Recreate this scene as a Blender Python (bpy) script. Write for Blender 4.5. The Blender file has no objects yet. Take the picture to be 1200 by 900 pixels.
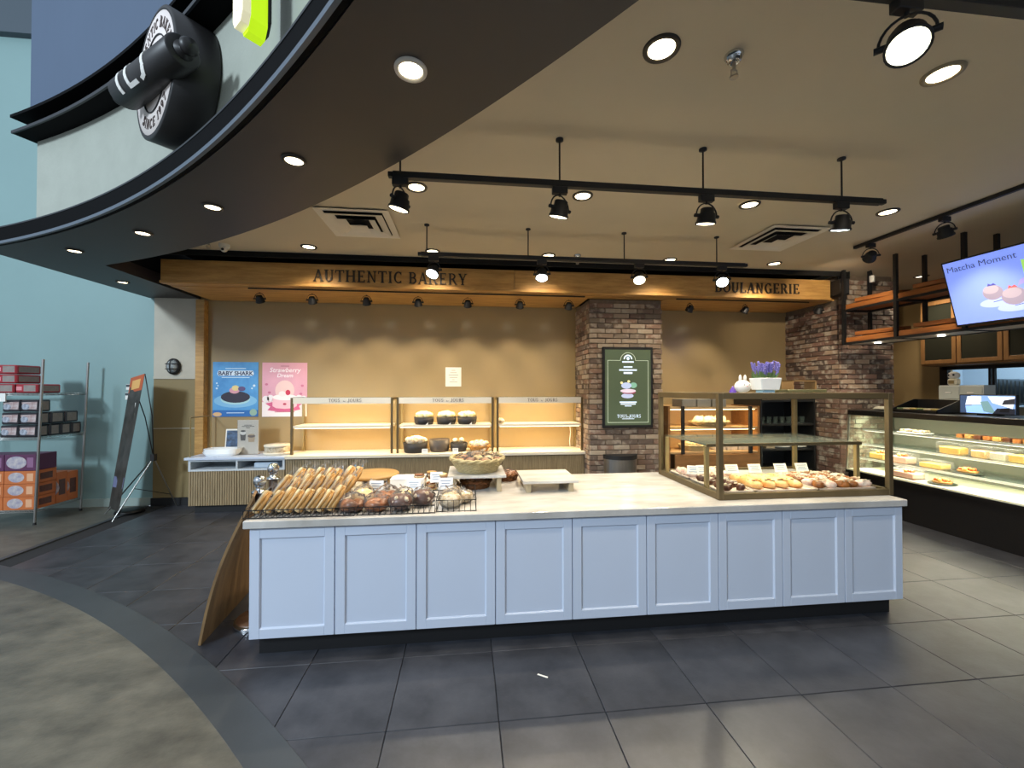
import bpy, bmesh, math, random
from math import sin, cos, pi, radians as R
from mathutils import Vector as V, Matrix, noise
from mathutils.geometry import tessellate_polygon
random.seed(7)
SC = bpy.context.scene
C = SC.collection

# ------------------------------------------------------------------ camera, world, exposure, big lights
EYE = 1.65
YAW = math.atan(53 / 482.0)
PIT = math.atan(6 / 482.0)
cam = bpy.data.cameras.new('camera'); camo = bpy.data.objects.new('camera', cam); C.objects.link(camo)
camo.location = (0, 0, EYE); camo.rotation_euler = (pi / 2 + PIT, 0, -YAW)
cam.sensor_width = 36; cam.sensor_fit = 'HORIZONTAL'; cam.lens = 36 * 482 / 1200.0
cam.clip_start = 0.05; cam.clip_end = 60
SC.camera = camo
SC.view_settings.view_transform = 'Standard'; SC.view_settings.look = 'None'
SC.view_settings.gamma = 1; SC.view_settings.use_curve_mapping = False
SC.view_settings.exposure = 0.55
w = bpy.data.worlds.new('mall_daylight'); SC.world = w; w.use_nodes = True
w.node_tree.nodes['Background'].inputs[0].default_value = (0.74, 0.86, 1.0, 1)
w.node_tree.nodes['Background'].inputs[1].default_value = 0.48
SC.cycles.max_bounces = 8; SC.cycles.transparent_max_bounces = 24; SC.cycles.sample_clamp_indirect = 4


def lamp(kind, loc, aim, energy, color, size=0.1, sy=None, spot=None, blend=0.5, parent=None, name='lamp', spread=None):
    l = bpy.data.lights.new(name, kind); l.energy = energy; l.color = color
    if kind == 'AREA':
        l.size = size
        if sy: l.shape = 'RECTANGLE'; l.size_y = sy
        if spread: l.spread = spread
    else:
        l.shadow_soft_size = size
    if kind == 'SPOT': l.spot_size = spot; l.spot_blend = blend
    o = bpy.data.objects.new(name, l); C.objects.link(o)
    o.location = loc
    d = V(aim) - V(loc)
    o.rotation_euler = d.to_track_quat('-Z', 'Y').to_euler()
    if parent is not None:
        o.parent = parent; o.location = V(loc) - wloc(parent)
    return o


COOL = (0.74, 0.88, 1.0)
WARM = (1.0, 0.86, 0.65)
lamp('AREA', (-8.0, -4.2, 6.3), (-2.5, 5.5, 0.6), 680, COOL, 1.3, 1.3, name='atrium_skylight')


# ------------------------------------------------------------------ helpers
def ray(px, py):
    r = (px - 600) / 482.0; u0 = (450 - py) / 482.0
    f = cos(PIT) - u0 * sin(PIT); u = u0 * cos(PIT) + sin(PIT)
    return V((r * cos(YAW) + f * sin(YAW), -r * sin(YAW) + f * cos(YAW), u))
def at_z(px, py, z): d = ray(px, py); return V((0, 0, EYE)) + d * ((z - EYE) / d.z)
def at_y(px, py, y): d = ray(px, py); return V((0, 0, EYE)) + d * (y / d.y)
def at_x(px, py, x): d = ray(px, py); return V((0, 0, EYE)) + d * (x / d.x)

def wloc(o):
    p = V((0, 0, 0))
    while o is not None: p += V(o.location); o = o.parent
    return p

def lin(h):
    h = h.lstrip('#'); out = []
    for i in (0, 2, 4):
        c = int(h[i:i + 2], 16) / 255
        out.append(c / 12.92 if c <= 0.04045 else ((c + 0.055) / 1.055) ** 2.4)
    return out

MATS = {}
def mat(name, col, rough=0.5, metal=0.0, noise_=None, bump=None, rnd=0.0, emit=0.0, spec=0.5, col2=None, coat=0.0, stretch=None, ecol=None, sss=0.0):
    """procedural principled material; noise_=(scale, amount) mottles the colour towards col2, rnd varies it per object"""
    if name in MATS: return MATS[name]
    m = bpy.data.materials.new(name); m.use_nodes = True; MATS[name] = m
    nt = m.node_tree; N = nt.nodes; L = nt.links; b = N['Principled BSDF']
    c = lin(col) if isinstance(col, str) else col
    b.inputs['Base Color'].default_value = (*c, 1); b.inputs['Roughness'].default_value = rough
    b.inputs['Metallic'].default_value = metal; b.inputs['Specular IOR Level'].default_value = spec
    if coat: b.inputs['Coat Weight'].default_value = coat; b.inputs['Coat Roughness'].default_value = 0.1
    if sss:
        b.inputs['Subsurface Weight'].default_value = sss; b.inputs['Subsurface Radius'].default_value = (.02, .01, .005)
    tc = N.new('ShaderNodeTexCoord'); out = None
    vec = tc.outputs['Object']
    if stretch:
        mp = N.new('ShaderNodeMapping'); mp.inputs['Scale'].default_value = stretch; L.new(vec, mp.inputs['Vector']); vec = mp.outputs['Vector']
    if rnd:
        oi = N.new('ShaderNodeObjectInfo')
        add = N.new('ShaderNodeVectorMath'); add.operation = 'ADD'
        sc = N.new('ShaderNodeVectorMath'); sc.operation = 'SCALE'; sc.inputs[0].default_value = (37, 53, 71)
        L.new(oi.outputs['Random'], sc.inputs['Scale']); L.new(vec, add.inputs[0]); L.new(sc.outputs[0], add.inputs[1]); vec = add.outputs[0]
    if noise_:
        nz = N.new('ShaderNodeTexNoise'); nz.inputs['Scale'].default_value = noise_[0]; nz.inputs['Detail'].default_value = 6
        nz.inputs['Roughness'].default_value = 0.62
        L.new(vec, nz.inputs['Vector'])
        rp = N.new('ShaderNodeValToRGB'); rp.color_ramp.elements[0].position = 0.32; rp.color_ramp.elements[1].position = 0.68
        c2 = (lin(col2) if isinstance(col2, str) else col2) if col2 else [x * (1 - noise_[1]) for x in c]
        rp.color_ramp.elements[0].color = (*c2, 1); rp.color_ramp.elements[1].color = (*c, 1)
        L.new(nz.outputs['Fac'], rp.inputs['Fac']); out = rp.outputs['Color']
    if rnd:
        hs = N.new('ShaderNodeHueSaturation')
        mr = N.new('ShaderNodeMapRange'); mr.inputs['To Min'].default_value = 1 - rnd; mr.inputs['To Max'].default_value = 1 + rnd
        L.new(oi.outputs['Random'], mr.inputs['Value']); L.new(mr.outputs[0], hs.inputs['Value'])
        if out: L.new(out, hs.inputs['Color'])
        else: hs.inputs['Color'].default_value = (*c, 1)
        out = hs.outputs['Color']
    if out: L.new(out, b.inputs['Base Color'])
    if bump:
        bz = N.new('ShaderNodeTexNoise'); bz.inputs['Scale'].default_value = bump[0]; bz.inputs['Detail'].default_value = 5
        bp = N.new('ShaderNodeBump'); bp.inputs['Strength'].default_value = bump[1]; bp.inputs['Distance'].default_value = 0.01
        L.new(vec, bz.inputs['Vector']); L.new(bz.outputs['Fac'], bp.inputs['Height']); L.new(bp.outputs['Normal'], b.inputs['Normal'])
    if emit:
        e = (lin(ecol) if isinstance(ecol, str) else ecol) if ecol else c
        b.inputs['Emission Color'].default_value = (*e, 1); b.inputs['Emission Strength'].default_value = emit
    return m

def clear_mat(name, tint=(1, 1, 1), gloss=0.10, rough=0.02, haze=0.0, hcol=(0.9, 0.9, 0.9), bump=None):
    """thin clear sheet: mostly transparent with fresnel-weighted gloss, optional milky haze"""
    if name in MATS: return MATS[name]
    m = bpy.data.materials.new(name); m.use_nodes = True; MATS[name] = m
    nt = m.node_tree; N = nt.nodes; L = nt.links; N.remove(N['Principled BSDF'])
    tr = N.new('ShaderNodeBsdfTransparent'); tr.inputs[0].default_value = (*tint, 1)
    gl = N.new('ShaderNodeBsdfGlossy'); gl.inputs['Roughness'].default_value = rough
    fr = N.new('ShaderNodeLayerWeight'); fr.inputs['Blend'].default_value = gloss
    mx = N.new('ShaderNodeMixShader'); L.new(fr.outputs['Fresnel'], mx.inputs[0]); L.new(tr.outputs[0], mx.inputs[1]); L.new(gl.outputs[0], mx.inputs[2])
    last = mx
    if haze:
        df = N.new('ShaderNodeBsdfDiffuse'); df.inputs[0].default_value = (*hcol, 1)
        m2 = N.new('ShaderNodeMixShader'); m2.inputs[0].default_value = haze
        L.new(mx.outputs[0], m2.inputs[1]); L.new(df.outputs[0], m2.inputs[2]); last = m2
    if bump:
        tc = N.new('ShaderNodeTexCoord'); bz = N.new('ShaderNodeTexNoise'); bz.inputs['Scale'].default_value = bump[0]
        bp = N.new('ShaderNodeBump'); bp.inputs['Strength'].default_value = bump[1]
        L.new(tc.outputs['Object'], bz.inputs['Vector']); L.new(bz.outputs['Fac'], bp.inputs['Height']); L.new(bp.outputs['Normal'], gl.inputs['Normal'])
        L.new(bp.outputs['Normal'], fr.inputs['Normal'])
    L.new(last.outputs[0], N['Material Output'].inputs[0])
    return m

def glow(name, col, s): return mat(name, col, 0.6, emit=s, spec=0.2)


class MB:
    """collects shapes into one mesh"""
    def __init__(self): self.v = []; self.f = []; self.s = []
    def _add(self, vs, fs, smooth=False):
        n = len(self.v); self.v += [tuple(p) for p in vs]
        for f in fs: self.f.append(tuple(i + n for i in f)); self.s.append(smooth)
        return self
    def box(self, x0, x1, y0, y1, z0, z1):
        v = [(x, y, z) for z in (z0, z1) for y in (y0, y1) for x in (x0, x1)]
        return self._add(v, [(0, 2, 3, 1), (4, 5, 7, 6), (0, 1, 5, 4), (2, 6, 7, 3), (0, 4, 6, 2), (1, 3, 7, 5)])
    def obox(self, c, U, Vv, W, a, b, d):
        c, U, Vv, W = V(c), V(U).normalized() * a / 2, V(Vv).normalized() * b / 2, V(W).normalized() * d / 2
        v = [c + i * U + j * Vv + k * W for k in (-1, 1) for j in (-1, 1) for i in (-1, 1)]
        return self._add(v, [(0, 2, 3, 1), (4, 5, 7, 6), (0, 1, 5, 4), (2, 6, 7, 3), (0, 4, 6, 2), (1, 3, 7, 5)])
    def bar(self, p0, p1, w_, t=None):
        p0, p1 = V(p0), V(p1); W = (p1 - p0); t = t or w_
        a = V((0, 0, 1)) if abs(W.normalized().z) < 0.9 else V((0, 1, 0))
        U = W.cross(a).normalized(); VV = U.cross(W).normalized()
        return self.obox((p0 + p1) / 2, U, VV, W, w_, t, W.length)
    def cyl(self, p0, p1, r0, r1=None, n=16, caps=True):
        p0, p1 = V(p0), V(p1); r1 = r0 if r1 is None else r1; W = (p1 - p0).normalized()
        a = V((0, 0, 1)) if abs(W.z) < 0.9 else V((1, 0, 0))
        U = W.cross(a).normalized(); Q = W.cross(U)
        v = []
        for p, r in ((p0, r0), (p1, r1)): v += [p + r * (cos(2 * pi * i / n) * U + sin(2 * pi * i / n) * Q) for i in range(n)]
        self._add(v, [(i, (i + 1) % n, n + (i + 1) % n, n + i) for i in range(n)], True)
        if caps:
            self._add(v[:n], [tuple(range(n))[::-1]]); self._add(v[n:], [tuple(range(n))])
        return self
    def tube(self, pts, r, n=8, closed=False):
        pts = [V(p) for p in pts]; m = len(pts); v = []; prev = None
        for i, p in enumerate(pts):
            a = pts[(i - 1) % m] if (i or closed) else p; b = pts[(i + 1) % m] if (i < m - 1 or closed) else p
            W = (b - a).normalized()
            if prev is None: prev = W.cross(V((0, 0, 1)) if abs(W.z) < 0.9 else V((1, 0, 0))).normalized()
            U = (prev - W * prev.dot(W)).normalized(); prev = U; Q = W.cross(U)
            rr = r[i] if isinstance(r, (list, tuple)) else r
            v += [p + rr * (cos(2 * pi * k / n) * U + sin(2 * pi * k / n) * Q) for k in range(n)]
        fs = []
        for i in range(m if closed else m - 1):
            j = (i + 1) % m
            fs += [(i * n + k, i * n + (k + 1) % n, j * n + (k + 1) % n, j * n + k) for k in range(n)]
        if not closed: fs += [tuple(range(n))[::-1], tuple(range((m - 1) * n, m * n))]
        return self._add(v, fs, True)
    def lathe(self, prof, c=(0, 0, 0), n=24, axis=None, sx=1, sy=1, arc=None):
        c = V(c)
        if axis is None: U, Q, W = V((1, 0, 0)), V((0, 1, 0)), V((0, 0, 1))
        else:
            W = V(axis).normalized(); a = V((0, 0, 1)) if abs(W.z) < 0.9 else V((1, 0, 0)); U = a.cross(W).normalized(); Q = W.cross(U)
        v = []
        for r, z in prof: v += [c + W * z + U * (r * sx * cos(2 * pi * i / n)) + Q * (r * sy * sin(2 * pi * i / n)) for i in range(n)]
        fs = []
        for k in range(len(prof) - 1): fs += [(k * n + i, k * n + (i + 1) % n, (k + 1) * n + (i + 1) % n, (k + 1) * n + i) for i in range(n)]
        self._add(v, fs, True)
        if prof[0][0] > 1e-6: self._add(v[:n], [tuple(range(n))[::-1]])
        if prof[-1][0] > 1e-6: self._add(v[-n:], [tuple(range(n))])
        return self
    def ball(self, c, r, nu=12, nv=8, jit=0.0, seed=0, flat=None):
        c = V(c); r = V((r, r, r)) if not hasattr(r, '__len__') else V(r); v = []
        for j in range(nv + 1):
            th = pi * j / nv
            for i in range(nu):
                ph = 2 * pi * i / nu; d = V((sin(th) * cos(ph), sin(th) * sin(ph), cos(th)))
                k = 1 + (jit * noise.noise(d * 2.3 + V((seed * 7.1, seed * 3.3, seed))) if jit else 0)
                p = V((d.x * r.x, d.y * r.y, d.z * r.z)) * k
                if flat is not None: p.z = max(p.z, flat)
                v.append(c + p)
        fs = [(j * nu + i, (j + 1) * nu + i, (j + 1) * nu + (i + 1) % nu, j * nu + (i + 1) % nu) for j in range(nv) for i in range(nu)]
        return self._add(v, fs, True)
    def torus(self, c, Rr, r, nu=24, nv=8, axis=(0, 0, 1), sy=1.0):
        W = V(axis).normalized(); a = V((0, 0, 1)) if abs(W.z) < 0.9 else V((1, 0, 0)); U = a.cross(W).normalized(); Q = W.cross(U)
        pts = [V(c) + Rr * (cos(2 * pi * i / nu) * U + sy * sin(2 * pi * i / nu) * Q) for i in range(nu)]
        return self.tube(pts, r, nv, True)
    def poly(self, pts, o, U, VV, Nn, depth):
        """2-D outline (list of (u, v)) extruded along Nn by depth"""
        o, U, VV, Nn = V(o), V(U), V(VV), V(Nn)
        A = [o + U * p[0] + VV * p[1] for p in pts]; n = len(A)
        tri = tessellate_polygon([A]) if n > 4 else [tuple(range(n))]
        B = [p + Nn * depth for p in A]
        fs = [tuple(n + i for i in t) for t in tri]
        if depth: fs += [tuple(t)[::-1] for t in tri] + [(i, (i + 1) % n, n + (i + 1) % n, n + i) for i in range(n)]
        return self._add(A + B, fs)
    def ring(self, cx, cy, r0, r1, a0, a1, z0, z1, n=64):
        v = []
        for i in range(n + 1):
            a = a0 + (a1 - a0) * i / n
            for r in (r0, r1):
                for z in (z0, z1): v.append((cx + r * cos(a), cy + r * sin(a), z))
        fs = []
        for i in range(n):
            p, q = i * 4, i * 4 + 4
            fs += [(p, p + 1, q + 1, q), (p + 2, q + 2, q + 3, p + 3), (p, q, q + 2, p + 2), (p + 1, p + 3, q + 3, q + 1)]
        fs += [(0, 2, 3, 1), (4 * n, 4 * n + 1, 4 * n + 3, 4 * n + 2)]
        return self._add(v, fs)
    def mesh(self, name, m, bevel=0.0, off=(0, 0, 0)):
        me = bpy.data.meshes.new(name); off = V(off)
        me.from_pydata([V(p) - off for p in self.v], [], self.f)
        me.polygons.foreach_set('use_smooth', self.s)
        bm = bmesh.new(); bm.from_mesh(me)
        bmesh.ops.recalc_face_normals(bm, faces=bm.faces)
        if bevel:
            ed = [e for e in bm.edges if len(e.link_faces) == 2 and e.calc_face_angle(0) > 0.9]
            bmesh.ops.bevel(bm, geom=ed, offset=bevel, segments=1, affect='EDGES', clamp_overlap=True)
        bm.to_mesh(me); bm.free()
        if m is not None: me.materials.append(m)
        return me
    def build(self, name, m, parent=None, at=None, bevel=0.0, kind=None, label=None):
        """one mesh object; vertices are in world space (in the parent's space when the parent sits at the origin)"""
        org = wloc(parent) if parent is not None else V(at if at is not None else (0, 0, 0))
        o = bpy.data.objects.new(name, self.mesh(name, m, bevel, org)); C.objects.link(o)
        if parent is not None: o.parent = parent
        else: o.location = org
        if kind: o['kind'] = kind
        if label: o['label'] = label
        return o

def tag(o, label, cat, group=None):
    o['label'] = label; o['category'] = cat
    if group: o['group'] = group
    return o
def thing(name, label, cat, loc=(0, 0, 0), group=None):
    o = bpy.data.objects.new(name, None); C.objects.link(o); o.location = loc; o.empty_display_size = 0.05
    return tag(o, label, cat, group)
def solo(name, mb, m, label, cat, at, group=None, bevel=0.0): return tag(mb.build(name, m, None, at, bevel), label, cat, group)
def dup(src, loc=None, rz=None, label=None, group=None, scale=None):
    r = src.copy(); C.objects.link(r)
    if loc is not None: r.location = loc
    if rz is not None: r.rotation_euler = (src.rotation_euler.x, src.rotation_euler.y, rz)
    if scale: r.scale = (scale,) * 3 if not hasattr(scale, '__len__') else scale
    if label: r['label'] = label
    if group: r['group'] = group
    for ch in list(src.children):
        c = ch.copy(); C.objects.link(c); c.parent = r
        for g in list(ch.children):
            d = g.copy(); C.objects.link(d); d.parent = c
    return r
def struct(name, mb, m, parent=None, bevel=0.0, at=None):
    o = mb.build(name, m, parent, at, bevel); o['kind'] = 'structure'; return o

# ---- lettering: a small serif alphabet drawn from strokes, and the built-in sans face
def _arc(cx, cy, rx, ry, a0, a1, w0, w1=None, n=10):
    """curved stroke, thick where it runs vertically (w0) and thin where it runs horizontally (w1)"""
    w1 = w0 * 0.45 if w1 is None else w1; out = []
    P = []
    for i in range(n + 1):
        a = R(a0 + (a1 - a0) * i / n); wd = w1 + (w0 - w1) * abs(cos(a))
        P.append(((cx + (rx - wd) * cos(a), cy + (ry - wd) * sin(a)), (cx + rx * cos(a), cy + ry * sin(a))))
    for i in range(n): out.append([P[i][0], P[i][1], P[i + 1][1], P[i + 1][0]])
    return out
def _r(x0, y0, x1, y1): return [[(x0, y0), (x1, y0), (x1, y1), (x0, y1)]]
def _l(x0, y0, x1, y1, w_): return [[(x0 - w_ / 2, y0), (x0 + w_ / 2, y0), (x1 + w_ / 2, y1), (x1 - w_ / 2, y1)]]
def _st(x, y0=0, y1=1, w_=.15, s=.07): return _r(x - w_ / 2, y0, x + w_ / 2, y1) + _r(x - w_ / 2 - s, y0, x + w_ / 2 + s, y0 + .05) + _r(x - w_ / 2 - s, y1 - .05, x + w_ / 2 + s, y1)
T_ = .07
GL = {
 'A': (.80, _l(.10, 0, .40, 1, T_) + _l(.70, 0, .40, 1, .16) + _r(.2, .3, .6, .36) + _r(0, 0, .22, .05) + _r(.56, 0, .84, .05)),
 'U': (.82, _r(.10, .3, .25, 1) + _r(.62, .3, .69, 1) + _r(.02, .95, .33, 1) + _r(.54, .95, .78, 1) + _arc(.395, .32, .295, .33, 180, 360, .14, .07)),
 'T': (.76, _st(.38) + _r(.02, .93, .74, 1) + _r(.02, .76, .07, 1) + _r(.69, .76, .74, 1)),
 'H': (.90, _st(.18) + _st(.72) + _r(.2, .47, .7, .54)),
 'E': (.72, _st(.18) + _r(.15, .93, .62, 1) + _r(.15, 0, .65, .07) + _r(.15, .47, .48, .54) + _r(.57, .78, .62, 1) + _r(.6, 0, .65, .22) + _r(.44, .4, .48, .6)),
 'N': (.88, _r(.14, 0, .21, 1) + _r(.66, 0, .73, 1) + [[(.10, 1), (.27, 1), (.73, 0), (.64, 0)]] + _r(.04, 0, .31, .05) + _r(.56, .95, .83, 1) + _r(.02, .95, .2, 1)),
 'I': (.40, _st(.20)),
 'C': (.78, _arc(.42, .5, .38, .52, 50, 310, .15) + _r(.62, .72, .67, .98) + _r(.62, .02, .67, .24)),
 'B': (.74, _st(.18) + _arc(.34, .74, .30, .27, -90, 90, .15) + _arc(.36, .26, .34, .28, -90, 90, .15) + _r(.15, .94, .36, 1) + _r(.15, 0, .38, .06) + _r(.15, .47, .36, .54)),
 'K': (.84, _st(.18) + _l(.26, .45, .66, 1, T_) + _l(.72, 0, .38, .58, .17) + _r(.52, .95, .8, 1) + _r(.58, 0, .86, .05)),
 'R': (.80, _st(.18) + _arc(.34, .73, .32, .28, -90, 90, .15) + _r(.15, .94, .36, 1) + _r(.15, .45, .36, .52) + _l(.70, 0, .42, .5, .17) + _r(.58, 0, .82, .05)),
 'Y': (.80, _st(.40, 0, .5) + _l(.40, .42, .12, 1, .16) + _l(.40, .42, .68, 1, T_) + _r(0, .95, .26, 1) + _r(.56, .95, .8, 1)),
 'O': (.84, _arc(.42, .5, .40, .52, 0, 360, .15, None, 18)),
 'L': (.68, _st(.18) + _r(.15, 0, .62, .07) + _r(.57, 0, .62, .25)),
 'G': (.84, _arc(.42, .5, .38, .52, 50, 320, .15) + _r(.6, .05, .74, .45) + _r(.52, .4, .82, .45) + _r(.62, .72, .67, .98)),
 'S': (.64, _arc(.32, .74, .27, .28, 20, 250, .13, .07) + _arc(.32, .27, .28, .29, -160, 80, .14, .07) + _r(.52, .74, .57, .98) + _r(.06, .02, .11, .28)),
 'J': (.48, _st(.30, .2, 1) + _arc(.16, .18, .215, .30, 180, 360, .13, .07)),
 '1': (.44, _st(.24, 0, .98) + _l(.10, .76, .2, .95, .08)),
 '9': (.62, _arc(.30, .68, .27, .32, 0, 360, .13, None, 16) + _arc(.22, .55, .35, .57, -80, 20, .13, .06)),
 '7': (.60, _r(.04, .92, .56, 1) + _l(.22, 0, .52, .95, .14) + _r(.04, .76, .09, 1)),
 ' ': (.34, []),
}
def serif_width(s, sp=.06): return sum(GL[c][0] + sp for c in s) - sp
def serif(name, s, size, o, U, VV, Nn, depth, m, parent, center=True, each=False, sp=.06):
    U, VV, Nn, o = V(U), V(VV), V(Nn), V(o)
    x = -serif_width(s, sp) / 2 if center else 0.0; mb = MB()
    for ch in s:
        wd, polys = GL[ch]
        if each: mb = MB()
        for k, p in enumerate(polys): mb.poly([(x + a, b) for a, b in p], o + Nn * (k * 0.00012), U * size, VV * size, Nn, depth)
        if each and polys: mb.build(name, m, parent)
        x += wd + sp
    if not each: mb.build(name, m, parent)['kind'] = 'stuff'
def sans(name, s, size, o, U, VV, Nn, depth, m, parent, align='CENTER', bold=0.0, shear=0.0, spacing=1.0):
    cu = bpy.data.curves.new(name, 'FONT'); cu.body = s; cu.size = size; cu.align_x = align; cu.extrude = depth / 2; cu.offset = bold
    cu.shear = shear; cu.space_character = spacing; cu.resolution_u = 3
    t = bpy.data.objects.new(name, cu); me = bpy.data.meshes.new_from_object(t); bpy.data.objects.remove(t)
    U, VV, Nn = V(U).normalized(), V(VV).normalized(), V(Nn).normalized(); o = V(o) - wloc(parent)
    for v in me.vertices: v.co = o + U * v.co.x + VV * v.co.y + Nn * (v.co.z + depth / 2)
    me.materials.append(m); me.name = name
    ob = bpy.data.objects.new(name, me); C.objects.link(ob); ob.parent = parent; ob['kind'] = 'stuff'
    return ob

# ------------------------------------------------------------------ materials
X1, Y1, Z1 = V((1, 0, 0)), V((0, 1, 0)), V((0, 0, 1))
M_tile = mat('slate_tile', '#404249', 0.38, noise_=(4.5, 0.35), bump=(60, 0.05), rnd=0.10, col2='#292b31')
M_grout = mat('dark_grout', '#232326', 0.8)
M_border = mat('black_border', '#3c4248', 0.45, noise_=(3, 0.2), bump=(80, 0.05))
M_conc = mat('polished_concrete', '#69675e', 0.42, noise_=(3.2, 0.3), bump=(45, 0.14), col2='#45443f', stretch=(1, 1.6, 1))
M_ceil = mat('tan_ceiling', '#cdc1a9', 0.75, noise_=(0.8, 0.06), bump=(25, 0.06))
M_tan = mat('tan_gloss_paint', '#a08a64', 0.22, noise_=(1.4, 0.06), bump=(7, 0.10))
M_turq = mat('turquoise_paint', '#85a2a1', 0.55, noise_=(1.1, 0.06), bump=(20, 0.05))
M_turqd = mat('pale_turquoise_paint', '#9aaaa4', 0.6)
M_plast = mat('pale_plaster', '#bdb6a6', 0.7, noise_=(3.0, 0.12), bump=(30, 0.15))
M_olive = mat('olive_tan_paint', '#8a7850', 0.55, noise_=(3, 0.08))
M_fasc = mat('grey_green_plaster', '#a3a79c', 0.75, noise_=(4, 0.10), bump=(40, 0.2))
M_blue = mat('slate_blue_paint', '#49596f', 0.7, noise_=(1.2, 0.06))
M_black = mat('matt_black', '#141416', 0.55)
M_soff = mat('charcoal_paint', '#2f2c2d', 0.5, noise_=(1.0, 0.12))
M_lip = mat('daylit_edge_grey', '#56606c', 0.5)  # lighter grey-blue puts daylight reflecting off the flange bevel into the colour
M_dark = mat('plenum_black', '#050505', 0.9); M_nearblack = mat('gloss_black', '#040406', 0.8, spec=0.1); M_lipd = mat('dark_metal_lip', '#23272d', 0.5)
M_wood = mat('honey_pine', '#c79a58', 0.5, noise_=(3.2, 0.35), col2='#a3763c', stretch=(1, 8, 8), rnd=0.05, bump=(12, 0.1))
M_shelfw = mat('orange_pine', '#b06f38', 0.5, noise_=(3.0, 0.35), col2='#854c20', stretch=(8, 1, 8), rnd=0.10)
M_cabw = mat('brown_maple', '#9a7044', 0.45, noise_=(4.0, 0.25), stretch=(6, 6, 1), rnd=0.05)
M_fl = mat('fluted_oak', '#a08c6a', 0.6, noise_=(6.0, 0.25), col2='#7f6d50', stretch=(9, 9, 0.8), rnd=0.06)
M_mort = mat('mortar', '#7b6a59', 0.9, noise_=(20, 0.3))
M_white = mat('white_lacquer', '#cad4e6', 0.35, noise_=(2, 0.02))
M_marble = mat('white_marble', '#cfcdca', 0.09, noise_=(2.6, 0.2), col2='#aeaaa4', stretch=(1, 3, 1))
M_brass = mat('bronze_brass', '#66573c', 0.42, 0.45)
M_brass2 = mat('pale_brass', '#a08c60', 0.4, 0.5)
M_chrome = mat('chrome', '#cfd2d6', 0.08, 1.0)
M_steel = mat('brushed_steel', '#b3b1ad', 0.32, 1.0, noise_=(3, 0.15), stretch=(30, 30, 1))
M_wire = mat('black_wire', '#17171a', 0.4, 0.3)
M_cream = mat('cream_laminate', '#ddd3bf', 0.45)
M_paper = mat('white_paper', '#e8e6e0', 0.8)
M_glass = clear_mat('case_glass', (0.985, 0.995, 0.99), 0.05)
M_glassg = clear_mat('greenish_glass', (0.95, 0.985, 0.965), 0.08, haze=0.025, hcol=(.7, .85, .78))
M_plastic = clear_mat('crinkled_wrap', (1, 1, 1), 0.18, 0.14, haze=0.05, hcol=(.95, .95, .95), bump=(34, 1.0))
M_clearbox = clear_mat('clear_box', (0.97, 0.97, 0.97), 0.14, 0.05, haze=0.06)
M_lensw = glow('warm_lens', (1.0, 0.86, 0.58), 6)
M_lensc = glow('cool_lens', (0.86, 0.95, 1.0), 16)
M_lenso = glow('dim_lens', (1.0, 0.9, 0.72), 1.5)
M_txt = mat('dark_brown_letter', '#2c2117', 0.5)
M_led = glow('led_strip', (1.0, 0.93, 0.75), 3.0)

BX, BY = -8.5, -5.7                                    # centre of the round atrium
def pol(r, a, z): return V((BX + r * cos(a), BY + r * sin(a), z))

# ------------------------------------------------------------------ floors
fl = struct('floor', MB().box(-4.5, 7.3, -2.6, 6.4, -0.10, -0.012), M_grout)
tm = MB().box(-.2715, .2715, -.2715, .2715, -0.013, 0.0).mesh('tile', M_tile, 0.0025)
P = 0.546
for i in range(-10, 13):
    for j in range(-9, 7):
        cx, cy = 0.707 + P * (i + .5), 2.604 + P * (j + .5)
        if cx - .28 < -4.5 or cx > 7.1 or cy > 6.35 or cy < 0.0: continue
        if max(math.hypot(cx + a - BX, cy + b - BY) for a in (-.27, .27) for b in (-.27, .27)) < 10.76: continue
        if -1.2 < cx - .28 and cx + .28 < 3.1 and 2.8 < cy - .28 and cy + .28 < 3.75: continue
        if cx - .28 > 5.5: continue
        t = bpy.data.objects.new('tile', tm); C.objects.link(t); t.parent = fl; t.location = (cx, cy, 0)
struct('trim_1', MB().ring(BX, BY, 10.72, 10.90, R(5), R(74), -0.012, 0.003, 90), M_border, bevel=0.002)
arc = [(BX, BY)] + [(BX + 10.725 * cos(a), BY + 10.725 * sin(a)) for a in [R(-12 + 118 * i / 110) for i in range(111)]]
struct('floor.001', MB().poly(arc, (0, 0, -0.1), X1, Y1, Z1, 0.1025), M_conc)
struct('floor.002', MB().box(-12, -4.495, 2, 6.4, -0.1, 0.001), M_conc)
struct('trim_2', MB().box(-4.52, -4.46, 4.4, 6.36, -0.05, 0.003), M_border)
struct('floor.003', MB().box(7.3, 10, -2.6, 6.4, -0.1, 0.0), M_conc)

# ------------------------------------------------------------------ ceiling, soffit, bulkhead
a_c = [R(66 - 60 * i / 60) for i in range(61)]
cp = [(BX + 11.42 * cos(a), BY + 11.42 * sin(a)) for a in a_c] + [(7.3, -4.5), (7.3, 5.22), (-3.85, 5.22)]
struct('ceiling', MB().poly(cp, (0, 0, 3.30), X1, Y1, Z1, 0.06), M_ceil)
struct('ceiling.001', MB().box(5.33, 7.3, 5.22, 6.4, 3.30, 3.36), M_ceil)
struct('ceiling.002', MB().box(-3.8, 7.45, 4.6, 6.55, 3.46, 3.5).box(-3.87, -3.835, 4.5, 6.4, 3.09, 3.5).box(-3.87, -3.6, 4.58, 4.6, 3.09, 3.5).box(5.33, 5.345, 5.2, 5.38, 3.2, 3.5), M_dark)  # plenum lid; side pieces added to stop light leaking into the dark slot
struct('trim_3', MB().box(-3.83, 5.34, 5.215, 5.235, 3.235, 3.46), M_dark)
sp = [(BX + 10.795 * cos(a), BY + 10.795 * sin(a)) for a in [R(68.18 - 64 * i / 70) for i in range(71)]]
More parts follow.
